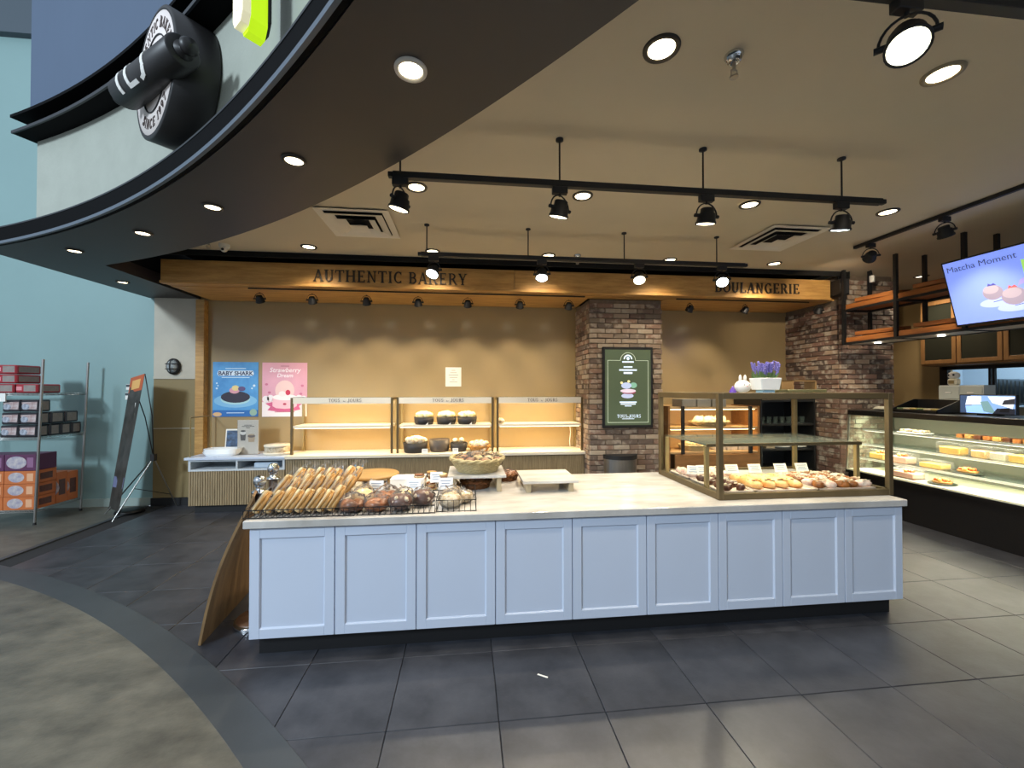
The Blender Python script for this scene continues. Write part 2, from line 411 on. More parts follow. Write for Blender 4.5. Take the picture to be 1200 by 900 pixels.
sp += [(BX + 11.46 * cos(a), BY + 11.46 * sin(a)) for a in [R(4.2 + 61 * i / 70) for i in range(71)]]
sp += [(-3.78, 4.75), (-3.82, 6.38), (-4.5, 6.38)]
soff = struct('ceiling.003', MB().poly(sp, (0, 0, 2.95), X1, Y1, Z1, 0.14), M_soff)
A0, A1 = R(4), R(68.6)
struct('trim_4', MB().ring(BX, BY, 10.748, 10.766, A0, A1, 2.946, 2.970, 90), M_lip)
struct('trim_5', MB().ring(BX, BY, 10.768, 10.79, A0, A1, 2.951, 3.10, 90), M_nearblack)
struct('trim_6', MB().ring(BX, BY, 10.765, 10.97, A0, A1, 3.10, 3.112, 90), M_lipd)
W1 = R(65.7)
struct('wall_front', MB().ring(BX, BY, 10.95, 11.20, A0, W1, 3.11, 3.97, 90), M_fasc)
struct('trim_7', MB().ring(BX, BY, 10.80, 11.2, A0, W1 + .004, 3.962, 3.972, 90), M_nearblack)
struct('trim_8', MB().ring(BX, BY, 10.797, 10.81, A0, W1 + .004, 3.960, 3.985, 90), M_lipd)
struct('trim_9', MB().ring(BX, BY, 10.93, 11.2, A0, W1, 3.972, 4.10, 90), M_nearblack)
struct('trim_13', MB().ring(BX, BY, 10.79, 11.2, A0, W1 + .004, 4.10, 4.125, 90), M_nearblack)
struct('wall_front.001', MB().ring(BX, BY, 10.90, 11.2, A0, W1, 4.125, 8.0, 90), M_blue)
struct('wall_front.002', MB().box(-4.0, -3.96, 4.5, 6.4, 3.09, 8.0), M_fasc)

# ------------------------------------------------------------------ walls
struct('wall_back', MB().box(-3.84, 7.3, 6.40, 6.55, 0, 3.46), M_tan)
struct('wall_left', MB().box(-13, -4.42, 6.40, 6.55, 0, 6.55), M_turq)
struct('wall_left.001', MB().box(-13, -4.42, 6.30, 6.55, 6.55, 8.2), mat('slate_band', '#4a555e', 0.7))
struct('baseboard_left', MB().box(-13, -4.42, 6.38, 6.40, 0, 0.11), M_turqd)
struct('wall_column', MB().box(-4.42, -3.84, 6.36, 6.55, 1.81, 3.1), M_plast)
struct('wall_column.001', MB().box(-4.42, -3.84, 6.363, 6.55, 0, 1.81), M_olive)
struct('trim_10', MB().box(-4.42, -3.84, 6.352, 6.363, 1.795, 1.83), M_plast)
struct('trim_11', MB().box(-4.42, -3.84, 6.356, 6.363, 1.085, 1.097), M_plast)
struct('baseboard_back', MB().box(-4.43, -3.62, 6.34, 6.36, 0, 0.11), M_black)
struct('trim_12', MB().box(-3.84, -3.725, 6.30, 6.40, 0.12, 2.93), M_wood, bevel=0.004)
# right-hand wall with the pass-through to the kitchen
wr = MB().box(7.3, 7.45, -2.6, 6.4, 0, 1.20).box(7.3, 7.45, -2.6, 6.4, 1.97, 3.5).box(7.3, 7.45, 5.56, 6.4, 1.2, 1.97).box(7.3, 7.45, -2.6, 2.9, 1.2, 1.97)
struct('wall_right', wr, M_tan)
wn = struct('window_1', MB().box(7.27, 7.33, 5.50, 5.60, 1.18, 1.99).box(7.27, 7.33, 2.86, 2.94, 1.18, 1.99).box(7.27, 7.33, 2.9, 5.56, 1.94, 1.99).box(7.27, 7.33, 2.9, 5.56, 1.18, 1.22), M_black)
for y in (5.0, 4.955, 3.95): MB().box(7.285, 7.32, y - .013, y + .013, 1.22, 1.94).build('mullion', M_black, wn)
for a, b in ((5.013, 5.5), (3.963, 4.942), (2.94, 3.937)): MB().box(7.30, 7.306, a, b, 1.22, 1.94).build('pane', M_glass, wn)
struct('wall_kitchen', MB().box(9.6, 9.7, 1.5, 8, 0, 3.2), mat('kitchen_white', '#a9bccd', 0.6))
struct('wall_kitchen.001', MB().box(7.45, 9.7, 7.0, 7.1, 0, 3.2), mat('kitchen_white', '#a9bccd', 0.6))
lamp('AREA', (8.4, 4.8, 3.1), (8.9, 4.8, 1.0), 70, (0.72, 0.88, 1.0), 1.6, 1.6, name='kitchen_lamp')

# the pine beam over the back wall, boards and all
bm_ = struct('beam', MB().box(-3.64, 5.16, 5.40, 6.39, 2.975, 3.20), M_dark)
for x0, x1 in ((-3.66, 0.62), (0.624, 5.19)): MB().box(x0, x1, 5.355, 5.40, 2.955, 3.215).build('board', M_wood, bm_, bevel=0.003)
for x0, x1 in ((-3.66, 0.1), (0.104, 5.19)): MB().box(x0, x1, 5.335, 5.41, 2.925, 2.957).build('board', M_wood, bm_, bevel=0.003)
for x0, x1 in ((-3.66, 1.70), (2.82, 5.30)):
    MB().box(x0, x1, 5.53, 6.36, 2.93, 2.952).build('board', M_wood, bm_)
    MB().box(x0, x1, 5.412, 5.52, 2.934, 2.956).build('board', M_wood, bm_)
MB().box(1.704, 2.816, 5.53, 5.655, 2.93, 2.952).build('board', M_wood, bm_)
MB().box(1.704, 2.816, 5.412, 5.52, 2.934, 2.956).build('board', M_wood, bm_)
s1 = thing('raised_lettering', 'dark raised serif letters reading AUTHENTIC BAKERY on the pine beam', 'sign', (-0.95, 5.35, 2.98))
serif('letter', 'AUTHENTIC BAKERY', 0.145, (-0.95, 5.354, 2.998), X1, Z1, -Y1, 0.014, M_txt, s1, each=True, sp=.085)
s2 = thing('raised_lettering', 'dark raised serif letters reading BOULANGERIE on the pine beam', 'sign', (4.07, 5.35, 2.98))
serif('letter', 'BOULANGERIE', 0.14, (4.06, 5.354, 3.0), X1, Z1, -Y1, 0.014, M_txt, s2, each=True, sp=.09)
# black speaker box at the beam's far end
sb = thing('wall_speaker', 'black box speaker hanging at the far end of the pine beam', 'speaker', (5.25, 5.3, 2.95))
MB().box(5.20, 5.34, 5.20, 5.36, 2.98, 3.20).build('body', M_black, sb, bevel=0.008)
MB().box(5.215, 5.325, 5.193, 5.20, 3.0, 3.18).build('grille', mat('grille', '#26262a', 0.7, bump=(200, 0.5)), sb)
MB().cyl((5.27, 5.30, 3.2), (5.27, 5.30, 3.3), 0.012).build('bracket', M_black, sb)

# ------------------------------------------------------------------ brick pillars
def brick_mat(name, cols, pale):
    m = bpy.data.materials.new(name); m.use_nodes = True; nt = m.node_tree; N = nt.nodes; L = nt.links; b = N['Principled BSDF']
    b.inputs['Roughness'].default_value = 0.9
    oi = N.new('ShaderNodeObjectInfo'); rp = N.new('ShaderNodeValToRGB'); rp.color_ramp.interpolation = 'CONSTANT'
    el = rp.color_ramp.elements
    while len(el) < len(cols): el.new(0.5)
    for i, c in enumerate(cols): el[i].position = i / len(cols); el[i].color = (*lin(c), 1)
    L.new(oi.outputs['Random'], rp.inputs['Fac'])
    tc = N.new('ShaderNodeTexCoord'); ad = N.new('ShaderNodeVectorMath'); sc = N.new('ShaderNodeVectorMath'); sc.operation = 'SCALE'
    sc.inputs[0].default_value = (31, 47, 59); L.new(oi.outputs['Random'], sc.inputs['Scale'])
    L.new(tc.outputs['Object'], ad.inputs[0]); L.new(sc.outputs[0], ad.inputs[1])
    nz = N.new('ShaderNodeTexNoise'); nz.inputs['Scale'].default_value = 9; nz.inputs['Detail'].default_value = 6; L.new(ad.outputs[0], nz.inputs['Vector'])
    mr = N.new('ShaderNodeMapRange'); mr.inputs['From Min'].default_value = 0.50; mr.inputs['From Max'].default_value = 0.64; mr.inputs['To Max'].default_value = pale
    L.new(nz.outputs['Fac'], mr.inputs['Value'])
    mx = N.new('ShaderNodeMix'); mx.data_type = 'RGBA'; mx.inputs['B'].default_value = (*lin('#b5a898'), 1)
    L.new(mr.outputs[0], mx.inputs['Factor']); L.new(rp.outputs['Color'], mx.inputs['A']); L.new(mx.outputs['Result'], b.inputs['Base Color'])
    bz = N.new('ShaderNodeTexNoise'); bz.inputs['Scale'].default_value = 60; bp = N.new('ShaderNodeBump'); bp.inputs['Strength'].default_value = 0.5; bp.inputs['Distance'].default_value = 0.006
    L.new(ad.outputs[0], bz.inputs['Vector']); L.new(bz.outputs['Fac'], bp.inputs['Height']); L.new(bp.outputs['Normal'], b.inputs['Normal'])
    return m
M_br1 = brick_mat('weathered_brick', ['#8f7a68', '#7d6858', '#9c8a78', '#6f5a4e', '#866a5a', '#a69683', '#7d6e60', '#65564c'], 0.6)
M_br2 = brick_mat('whitewashed_brick', ['#86685a', '#775a4e', '#937560', '#6c5347', '#84695c', '#9d8672', '#786054', '#574841'], 0.95)
BK = {}
def bricks(parent, o, U, Nn, length, z0, z1, m, course=0.072, bl=0.225, joint=0.011, stuff_below=None):
    """running bond on one face: o = lower corner of the face, U along it, Nn outward"""
    o, U, Nn = V(o), V(U), V(Nn); k = 0; z = z0; low = MB()
    while z + course <= z1 + 0.02:
        x = -(bl + joint) * (0.5 if k % 2 else 0.0)
        while x < length:
            a, b = max(x, 0), min(x + bl, length)
            if b - a > 0.03:
                d = random.choice((0.0, 0.002, 0.004, 0.006))
                hgt = course - joint
                if stuff_below and z < stuff_below:
                    low.obox(o + U * (a + b) / 2 + V((0, 0, z + hgt / 2)) + Nn * (d / 2), U, Nn, Z1, b - a, 0.03, hgt)
                else:
                    key = (m.name, round(b - a, 3), tuple(round(q) for q in U))
                    if key not in BK: BK[key] = MB().obox((0, 0, 0), U, Nn, Z1, b - a, 0.03, hgt).mesh('brick', m, 0.004)
                    t = bpy.data.objects.new('brick', BK[key]); C.objects.link(t); t.parent = parent
                    t.location = o + U * (a + b) / 2 + V((0, 0, z + hgt / 2)) + Nn * (d + random.uniform(0, 0.002)) - wloc(parent)
                    t.rotation_euler = (0, 0, random.uniform(-.006, .006))
            x += bl + joint
        z += course; k += 1
    if low.v: low.build('lower_courses', m, parent)['kind'] = 'stuff'
pa = struct('wall_pillar', MB().box(1.735, 2.795, 5.67, 6.4, 0, 2.925), M_mort)
bricks(pa, (1.725, 5.672, 0.0), X1, -Y1, 1.08, 0.0, 2.93, M_br1, stuff_below=0.5)
bricks(pa, (1.737, 5.69, 0.0), Y1, -X1, 0.71, 0.0, 2.93, M_br1, stuff_below=0.5)
pb = struct('wall_pillar', MB().box(5.37, 6.21, 5.39, 6.4, 0, 3.3), M_mort)
bricks(pb, (5.36, 5.392, 0.0), X1, -Y1, 0.86, 0.0, 3.28, M_br2, stuff_below=1.3)
bricks(pb, (5.372, 5.41, 0.0), Y1, -X1, 0.99, 0.0, 2.93, M_br2, stuff_below=0.8)

# ------------------------------------------------------------------ ceiling fixtures
M_ring = mat('downlight_trim', '#8f8168', 0.5); M_ringd = mat('dark_downlight_trim', '#3a332a', 0.5); M_ringw = mat('white_downlight_trim', '#cfc8bd', 0.5)
def downlight(x, y, z, label, r=0.088, ring=None, lens=None, power=16, col=WARM, spot=130):
    t = thing('downlight', label, 'ceiling light', (x, y, z))
    MB().lathe([(r * .70, -.002), (r * .78, -.012), (r * .97, -.010), (r, -.004), (r, 0)], (x, y, z), 32).build('trim_ring', ring or M_ring, t)
    MB().lathe([(0, -.0045), (r * .74, -.0045), (r * .74, -.001), (0, -.001)], (x, y, z), 32).build('lens', lens or M_lensw, t)
    lamp('SPOT', (x, y, z - .03), (x, y, 0), power, col, 0.05, spot=R(spot), blend=0.8, parent=t, name='bulb')
    return t
ORD = ['first', 'second', 'third', 'fourth', 'fifth', 'sixth', 'seventh', 'eighth', 'ninth']
downlight(.935, 1.88, 3.3, 'recessed warm downlight in tan ceiling, alone in front of the long hanging rails', ring=M_ringd, power=44)
downlight(2.47, 1.87, 3.3, 'recessed warm downlight in tan ceiling just beyond the big near spotlight', ring=M_ring, power=44)
for i, x in enumerate((-.41, .98, 2.51, 3.89)):
    downlight(x, 3.40, 3.3, 'recessed warm downlight of the middle ceiling row, %s from the black soffit' % ORD[i], ring=M_ringd, power=44 if i < 3 else 75)
for i, x in enumerate((-1.82, -.41, 1.0, 2.57, 4.01)):
    downlight(x, 4.97, 3.3, 'recessed warm downlight of the row nearest the pine beam, %s from the black soffit' % ORD[i], ring=M_ringd, power=44 if i < 4 else 90)
downlight(6.6, 5.30, 3.3, 'dim recessed downlight above the hanging pine shelf, near the whitewashed pillar', ring=M_ringd, lens=M_lenso, power=60)
for i, (x, y) in enumerate(((-.228, 1.69), (-.976, 2.44), (-1.80, 3.13), (-2.68, 3.72), (-3.66, 4.27))):
    downlight(x, y, 2.95, 'small bright downlight in the curved black soffit, %s along the arc from the camera' % ORD[i], r=0.066, ring=M_ringw if i == 0 else M_ringd, power=12)
downlight(-4.15, 5.46, 2.95, 'small bright downlight in the black soffit next to the turquoise wall', r=0.066, ring=M_ringd, power=12)

def diffuser(x0, x1, y0, y1, label):
    t = thing('ceiling_diffuser', label, 'air vent', ((x0 + x1) / 2, (y0 + y1) / 2, 3.3))
    m = mat('vent_white', '#e4ddd0', 0.55)
    cx, cy = (x0 + x1) / 2, (y0 + y1) / 2; hx, hy = (x1 - x0) / 2, (y1 - y0) / 2
    MB().box(x0 + .02, x1 - .02, y0 + .02, y1 - .02, 3.294, 3.2995).build('dark_throat', M_dark, t)
    for k, (f0, f1, z0, z1) in enumerate(((1.0, .80, 3.286, 3.292), (.79, .56, 3.268, 3.290), (.54, .32, 3.256, 3.288))):
        mb = MB()
        o = [(sx * hx * f0 + cx, sy * hy * f0 + cy, z0) for sx, sy in ((-1, -1), (1, -1), (1, 1), (-1, 1))]
        i_ = [(sx * hx * f1 + cx, sy * hy * f1 + cy, z1) for sx, sy in ((-1, -1), (1, -1), (1, 1), (-1, 1))]
        mb._add(o + i_, [(a, (a + 1) % 4, 4 + (a + 1) % 4, 4 + a) for a in range(4)])
        mb._add([V(p) + V((0, 0, .003)) for p in o + i_], [(4 + a, 4 + (a + 1) % 4, (a + 1) % 4, a) for a in range(4)])
        mb.build('vane', m, t)
    f = .26
    MB()._add([(sx * hx * f + cx, sy * hy * f + cy, 3.240) for sx, sy in ((-1, -1), (1, -1), (1, 1), (-1, 1))] + [(cx, cy, 3.285)],
              [(0, 1, 4), (1, 2, 4), (2, 3, 4), (3, 0, 4), (0, 3, 2, 1)]).build('centre_cone', m, t)
diffuser(-1.39, -.72, 3.855, 4.56, 'square white air diffuser in tan ceiling close to the curved black soffit')
diffuser(3.05, 3.70, 3.77, 4.49, 'square white air diffuser in tan ceiling above the glass pastry case')

def sprinkler(x, y, z, label, s=1.0):
    t = thing('sprinkler_head', label, 'sprinkler', (x, y, z))
    MB().lathe([(.036 * s, 0), (.036 * s, -.006), (.024 * s, -.028 * s), (.016 * s, -.03 * s), (.016 * s, 0)], (x, y, z), 16).build('escutcheon', M_chrome, t)
    MB().cyl((x, y, z - .028 * s), (x, y, z - .06 * s), .009 * s, .007 * s, 10).bar((x - .012 * s, y, z - .06 * s), (x - .012 * s, y, z - .085 * s), .004).bar((x + .012 * s, y, z - .06 * s), (x + .012 * s, y, z - .085 * s), .004).bar((x - .013 * s, y, z - .06 * s), (x + .013 * s, y, z - .06 * s), .004).build('frame_arms', M_steel, t)
    MB().lathe([(.016 * s, -.090 * s), (.016 * s, -.085 * s), (0, -.083 * s)], (x, y, z), 12).build('deflector', M_steel, t)
sprinkler(1.31, 1.88, 3.3, 'chrome sprinkler head beside the downlight in front of the hanging rails', 1.25)
sprinkler(1.35, 4.92, 3.3, 'chrome sprinkler head in the ceiling row nearest the pine beam', 1.25)
sprinkler(-2.80, 4.80, 3.3, 'chrome sprinkler head next to the white dome camera', 1.25)
dc = thing('dome_camera', 'small white dome security camera on the ceiling by the pine beam', 'camera', (-2.75, 5.0, 3.3))
MB().lathe([(.055, 0), (.055, -.03), (.045, -.045), (0, -.045)], (-2.75, 5.0, 3.3), 20).build('housing', mat('camera_white', '#d8d8d4', 0.4), dc)
MB().ball((-2.745, 4.985, 3.245), .038, 14, 10).build('eyeball', mat('camera_white', '#d8d8d4', 0.4), dc)
MB().cyl((-2.742, 4.955, 3.232), (-2.741, 4.944, 3.228), .014, .014, 12).build('lens', M_black, dc)

# ---- track rails and their spotlights
def rail(x0, x1, y, z, stems, label):
    t = thing('track_rail', label, 'track rail', ((x0 + x1) / 2, y, z))
    MB().box(x0, x1, y - .022, y + .022, z - .02, z + .02).build('channel', M_black, t, bevel=0.003)
    MB().box(x0 - .03, x0, y - .018, y + .018, z - .016, z + .016).build('end_cap', M_black, t, bevel=0.003)
    MB().box(x1, x1 + .03, y - .018, y + .018, z - .016, z + .016).build('end_cap', M_black, t, bevel=0.003)
    for x in stems:
        s = MB().cyl((x, y, z + .02), (x, y, 3.3), .006, n=8).build('stem', M_black, t)
        MB().lathe([(.026, 3.3), (.026, 3.288), (.008, 3.28)], (x, y, 0), 14).build('canopy', M_black, s)
    return t
def spot_head(x, y, z, aim, label, s=1.0, lens=None, power=30, col=WARM, angle=60, box=True, name='track_spotlight', group=None, on=True):
    """track adapter, yoke, stepped can and lens; hangs from z down, shining at aim"""
    t = thing(name, label, 'spotlight', (x, y, z), group)
    if box: MB().box(x - .05 * s, x + .05 * s, y - .02, y + .02, z - .045, z).build('adapter', M_black, t, bevel=0.003)
    c = V((x, y, z - .045 - .098 * s)); d = (V(aim) - c).normalized()
    side = d.cross(Z1); side = side.normalized() if side.length > .15 else X1.copy()
    top = V((x, y, z - .045 - .012 * s)); rr = .078 * s
    pts = [c + side * (rr * cos(a)) + Z1 * ((.088 * s) * sin(a)) for a in [pi * k / 12 for k in range(13)]]
    MB().tube(pts, .005 * s, 6).cyl(top + V((0, 0, .012 * s)), top - V((0, 0, .004)), .008 * s, n=8).build('yoke', M_black, t)
    b = MB().lathe([(0, -.052 * s), (.038 * s, -.052 * s), (.044 * s, -.046 * s), (.044 * s, -.020 * s), (.056 * s, -.014 * s), (.060 * s, .034 * s), (.066 * s, .040 * s), (.066 * s, .054 * s), (.060 * s, .054 * s), (.057 * s, .046 * s), (0, .046 * s)], c, 24, d)
    for k in (-1, 1): b.cyl(c + side * (.054 * k * s), c + side * (.090 * k * s), .012 * s, n=10)
    b.build('can', M_black, t)
    if on:
        MB().lathe([(0, .0475 * s), (.058 * s, .0475 * s), (.058 * s, .050 * s), (0, .056 * s)], c, 24, d).build('lens', lens or M_lensw, t)
        lamp('SPOT', c + d * (.075 * s), aim, power, col, 0.03, spot=R(angle), blend=0.7, parent=t, name='bulb')
    else:
        MB().lathe([(0, .0475 * s), (.058 * s, .0475 * s), (.058 * s, .050 * s), (0, .052 * s)], c, 20, d).build('lens', M_dark, t)
    return t
rail(-.464, 2.97, 2.645, 3.0, (-.42, .607, 1.61, 2.66), 'long black track rail hung nearest over the white display counter')
rail(-.457, 3.01, 4.17, 3.0, (-.40, .626, 1.65, 2.69), 'long black track rail hung farther back, before the pine beam')
AIM1 = [(-.9, 2.9, .85), (.3, 3.2, .85), (1.6, 3.1, .85), (2.7, 3.2, .85)]
for i, x in enumerate((-.419, .608, 1.634, 2.655)):
    spot_head(x, 2.645, 2.98, AIM1[i], 'lit black spotlight on the nearer hanging rail, %s from the soffit' % ORD[i], lens=M_lensc if i == 3 else M_lensw, power=45, angle=70)
AIM2 = [(-.9, 3.0, .85), (.5, 3.2, .5), (1.4, 2.9, .85), (2.0, 2.6, .9)]
for i, x in enumerate((-.333, .769, 1.814, 2.748)):
    spot_head(x, 4.17, 2.98, AIM2[i], 'lit black spotlight on the farther hanging rail, %s from the soffit' % ORD[i], lens=M_lensc if i in (0, 1, 3) else M_lensw, power=45, angle=70)
nr = thing('track_rail', 'black track rail running out of frame right above the camera', 'track rail', (2.6, 1.30, 3.05))
MB().box(1.35, 4.0, 1.265, 1.31, 3.035, 3.075).build('channel', M_black, nr, bevel=0.003)
for x in (1.5, 2.6, 3.7): MB().cyl((x, 1.29, 3.075), (x, 1.29, 3.3), .006, n=8).build('stem', M_black, nr)
spot_head(1.56, 1.29, 3.04, (0.8, .55, 1.2), 'big lit black spotlight on the rail overhead, nearest the camera', s=1.0, lens=glow('pale_lens', (1.0, .98, .76), 2.5), power=12, angle=80)
er = thing('track_rail', 'ceiling-mounted black track rail running towards the tilted television', 'track rail', (4.45, 3.3, 3.28))
MB().box(4.43, 4.47, 1.4, 4.27, 3.265, 3.2995).build('channel', M_black, er, bevel=0.003)
spot_head(4.45, 4.08, 3.265, (5.2, 5.4, 2.6), 'dark spotlight at the end of the ceiling-mounted rail before the whitewashed pillar', on=True, lens=M_lenso, power=45, angle=80, s=.95)  # the head is unlit; its bulb is added to brighten the pillar
spot_head(4.45, 3.37, 3.265, (5.4, 3.6, 1.3), 'dark spotlight on the ceiling-mounted rail, the one nearer the television', on=True, lens=M_dark, power=35, angle=80, s=.95)  # bulb added behind an unlit lens as fill light
wt = thing('track_rail', 'thin black track strip under the pine beam over the poster wall', 'track rail', (-.6, 5.50, 2.93))
MB().box(-2.75, 1.62, 5.515, 5.53, 2.918, 2.934).build('channel', M_black, wt)
wt2 = thing('track_rail', 'thin black track strip under the pine beam between the two brick pillars', 'track rail', (3.9, 5.50, 2.93))
MB().box(2.95, 5.0, 5.515, 5.53, 2.918, 2.934).build('channel', M_black, wt2)
for i, x in enumerate((-2.61, -1.975, -1.30, -.64, .011, .715, 1.39)):
    spot_head(x, 5.515, 2.92, (x, 6.4, 1.55), 'small black spotlight under the pine beam, %s from the turquoise wall' % ORD[i], s=.82, power=(16, 22, 30, 30, 30, 28, 18)[i], angle=75, box=False, lens=M_lensw, name='wall_spotlight')
for i, x in enumerate((3.15, 3.99)):
    spot_head(x, 5.515, 2.92, (x - .3, 6.4, 1.5), 'small black spotlight under the beam by the BOULANGERIE letters, %s from menu screen' % ORD[i], s=.82, power=24, angle=80, box=False, lens=M_lensw, name='wall_spotlight')
spot_head(5.08, 5.44, 2.92, (5.3, 6.2, 1.4), 'small black spotlight under the beam end, touching the whitewashed brick pillar', s=.82, power=6, angle=75, box=False, lens=M_dark, name='wall_spotlight')

# ------------------------------------------------------------------ round sign with its rolling pin, and the lit letter
sg = R(52.6); rot = R(-4); fc = pol(10.74, sg, 3.655)
Nn = V((-cos(sg + rot), -sin(sg + rot), 0)); Uu = V((sin(sg + rot), -cos(sg + rot), 0))
st = thing('round_sign', 'thick black round bakery sign with rolling pin on the curved fascia', 'sign', fc - Nn * .22 - Z1 * .4)
M_sf = mat('sign_face', '#efe2dc', 0.5); M_sb = mat('sign_black', '#1d1b1c', 0.45)
MB().lathe([(.40, -.22), (.40, 0), (.385, .006), (.37, .006), (.37, 0.0), (0, 0)], fc, 56, Nn).build('drum', M_sb, st)
MB().lathe([(.372, 0), (.372, .004), (0, .004)], fc, 56, Nn).build('face', M_sf, st)
MB().torus(fc + Nn * .006, .232, .005, 56, 6, Nn).build('inner_ring', M_sb, st)
M_rt = mat('ring_letter', '#4a3a36', 0.5)
def ring_text(s, r, size, a_mid, inward, name):
    tot = serif_width(s, .10) * size; a = a_mid + (tot / 2 / (r if inward else r)) * (1 if not inward else -1)
    mb = MB()
    for ch in s:
        wd, polys = GL[ch]; half = wd * size / 2 / r
        a += (-half if not inward else half)
        rad = Uu * cos(a) + Z1 * sin(a); tan = Uu * sin(a) - Z1 * cos(a)
        U, VV = (tan, rad) if not inward else (-tan, -rad)
        base = fc + Nn * .004 + rad * (r if not inward else r + size)
        for k, p in enumerate(polys): mb.poly([((q[0] - wd / 2) * size, q[1] * size) for q in p], base, U, VV, Nn, .003 + k * .0001)
        a += (-half - .10 * size / r if not inward else half + .10 * size / r)
    mb.build(name, M_rt, st)['kind'] = 'stuff'
ring_text('AUTHENTIC BAKERY', .272, .062, R(90), False, 'upper_lettering')
ring_text('SINCE 1997', .270, .062, R(270), True, 'lower_lettering')
pa_ = V((.826, -.563, 0)); pc = V((-1.895, 2.69, 3.555)); PN = V((-.563, -.826, 0)); PR = .088
pin = MB().lathe([(0, -.37), (PR - .008, -.37), (PR, -.362), (PR, .362), (PR - .008, .37), (0, .37)], pc, 32, pa_).build('rolling_pin', M_sb, st)
for k in (-1, 1):
    MB().lathe([(.05, .365), (.05, .38), (.03, .39), (.028, .40), (.042, .412), (.048, .435), (.036, .458), (0, .466)], pc, 20, pa_ * k).build('pin_handle', M_sb, pin)
M_wl = mat('white_letter', '#ece8e2', 0.4)
up_ = Z1
def on_pin(u, vv, h=.092): a = (vv + .012) / .092; return pc + pa_ * (u - .06) + (PN * cos(a) + up_ * sin(a)) * h
lt = MB()
def pin_letter():
    global lt
    lt.build('pin_letter', M_wl, pin); lt = MB()
def pin_strip(u0, v0, u1, v1, wd, n=8):
    d = V((u1 - u0, v1 - v0)).normalized() if True else None; q = V((-d.y, d.x)) * wd / 2
    for i in range(n):
        a, b = i / n, (i + 1) / n
        A = (u0 + (u1 - u0) * a, v0 + (v1 - v0) * a); B = (u0 + (u1 - u0) * b, v0 + (v1 - v0) * b)
        c4 = [(A[0] + q.x, A[1] + q.y), (A[0] - q.x, A[1] - q.y), (B[0] - q.x, B[1] - q.y), (B[0] + q.x, B[1] + q.y)]
        lt._add([on_pin(*p) for p in c4] + [on_pin(*p, .086) for p in c4], [(0, 1, 2, 3), (4, 7, 6, 5), (0, 4, 5, 1), (1, 5, 6, 2), (2, 6, 7, 3), (3, 7, 4, 0)])
pin_strip(-.235, .10, -.105, .10, .022, 4); pin_strip(-.17, .10, -.17, -.10, .030); pin_letter()          # T
pin_strip(-.06, .10, -.06, -.10, .030); pin_strip(-.06, -.09, .035, -.09, .022, 4); pin_letter()           # L
pin_strip(.155, .10, .155, -.05, .030); pin_strip(.155, -.045, .12, -.085, .028, 3); pin_strip(.125, -.083, .08, -.095, .02, 3)  # J
pin_letter()
# channel letter: only the foot of one stroke reaches into the picture
la = R(46.3); lc = pol(10.80, la, 3.36); LN = V((-cos(la), -sin(la), 0)); LU = V((sin(la), -cos(la), 0))
lg = thing('channel_letter', 'tall cream channel letter with glowing yellow-green sides on the fascia', 'sign', lc)
def chan(hw, z0, z1, d0, d1, m, nm, cut=.05):
    pts = [(-hw, z0 + cut), (-hw + cut * .6, z0), (hw - cut * .6, z0), (hw, z0 + cut), (hw, z1), (-hw, z1)]
    MB().poly(pts, lc + LN * d0, LU, Z1, LN, d1 - d0).build(nm, m, lg)
chan(.062, .03, .95, -.060, -.045, M_black, 'back_plate')
chan(.056, .0, .95, -.045, .030, glow('neon_green', (.42, .66, .01), 0.7), 'side_returns')
chan(.060, .02, .95, .030, .065, glow('cream_face', (1.0, .90, .60), 0.30), 'face', .04)
chan(.026, .09, .95, .065, .068, glow('cream_face_inner', (1.0, .93, .70), 0.40), 'face_inset', .02)

# ------------------------------------------------------------------ white island counter
isl = thing('island_cabinet', 'long white panelled island cabinet on a black toe kick', 'cabinet', (.92, 3.2, 0))
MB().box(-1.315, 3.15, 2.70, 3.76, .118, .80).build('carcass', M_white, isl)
MB().box(-1.285, 3.115, 2.745, 3.70, 0, .118).build('toe_kick', M_black, isl)
DX = [-1.318, -.815, -.317, .188, .698, 1.212, 1.728, 2.208, 2.690, 3.156]
for a, b in zip(DX, DX[1:]):
    a, b = a + .003, b - .003; y = 2.70; z0, z1 = .126, .794; fw = .058
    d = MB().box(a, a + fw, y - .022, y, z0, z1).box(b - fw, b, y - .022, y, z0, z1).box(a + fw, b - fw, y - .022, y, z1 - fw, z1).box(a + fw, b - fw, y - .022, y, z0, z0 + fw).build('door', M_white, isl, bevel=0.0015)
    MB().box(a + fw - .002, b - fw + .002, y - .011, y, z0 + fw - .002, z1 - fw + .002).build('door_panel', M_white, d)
    mm = MB(); e = .007                                            # bead round the sunk panel
    A = [(a + fw, z0 + fw), (b - fw, z0 + fw), (b - fw, z1 - fw), (a + fw, z1 - fw)]; B = [(a + fw + e, z0 + fw + e), (b - fw - e, z0 + fw + e), (b - fw - e, z1 - fw - e), (a + fw + e, z1 - fw - e)]
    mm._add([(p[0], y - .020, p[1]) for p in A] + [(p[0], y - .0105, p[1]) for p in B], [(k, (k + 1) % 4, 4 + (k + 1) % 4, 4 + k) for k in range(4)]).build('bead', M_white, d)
solo('worktop', MB().box(-1.345, 3.172, 2.655, 3.80, .802, .850), M_marble, 'long white marble worktop covering the whole island', 'worktop', (.92, 3.2, .802), bevel=0.004)
ZT = .850

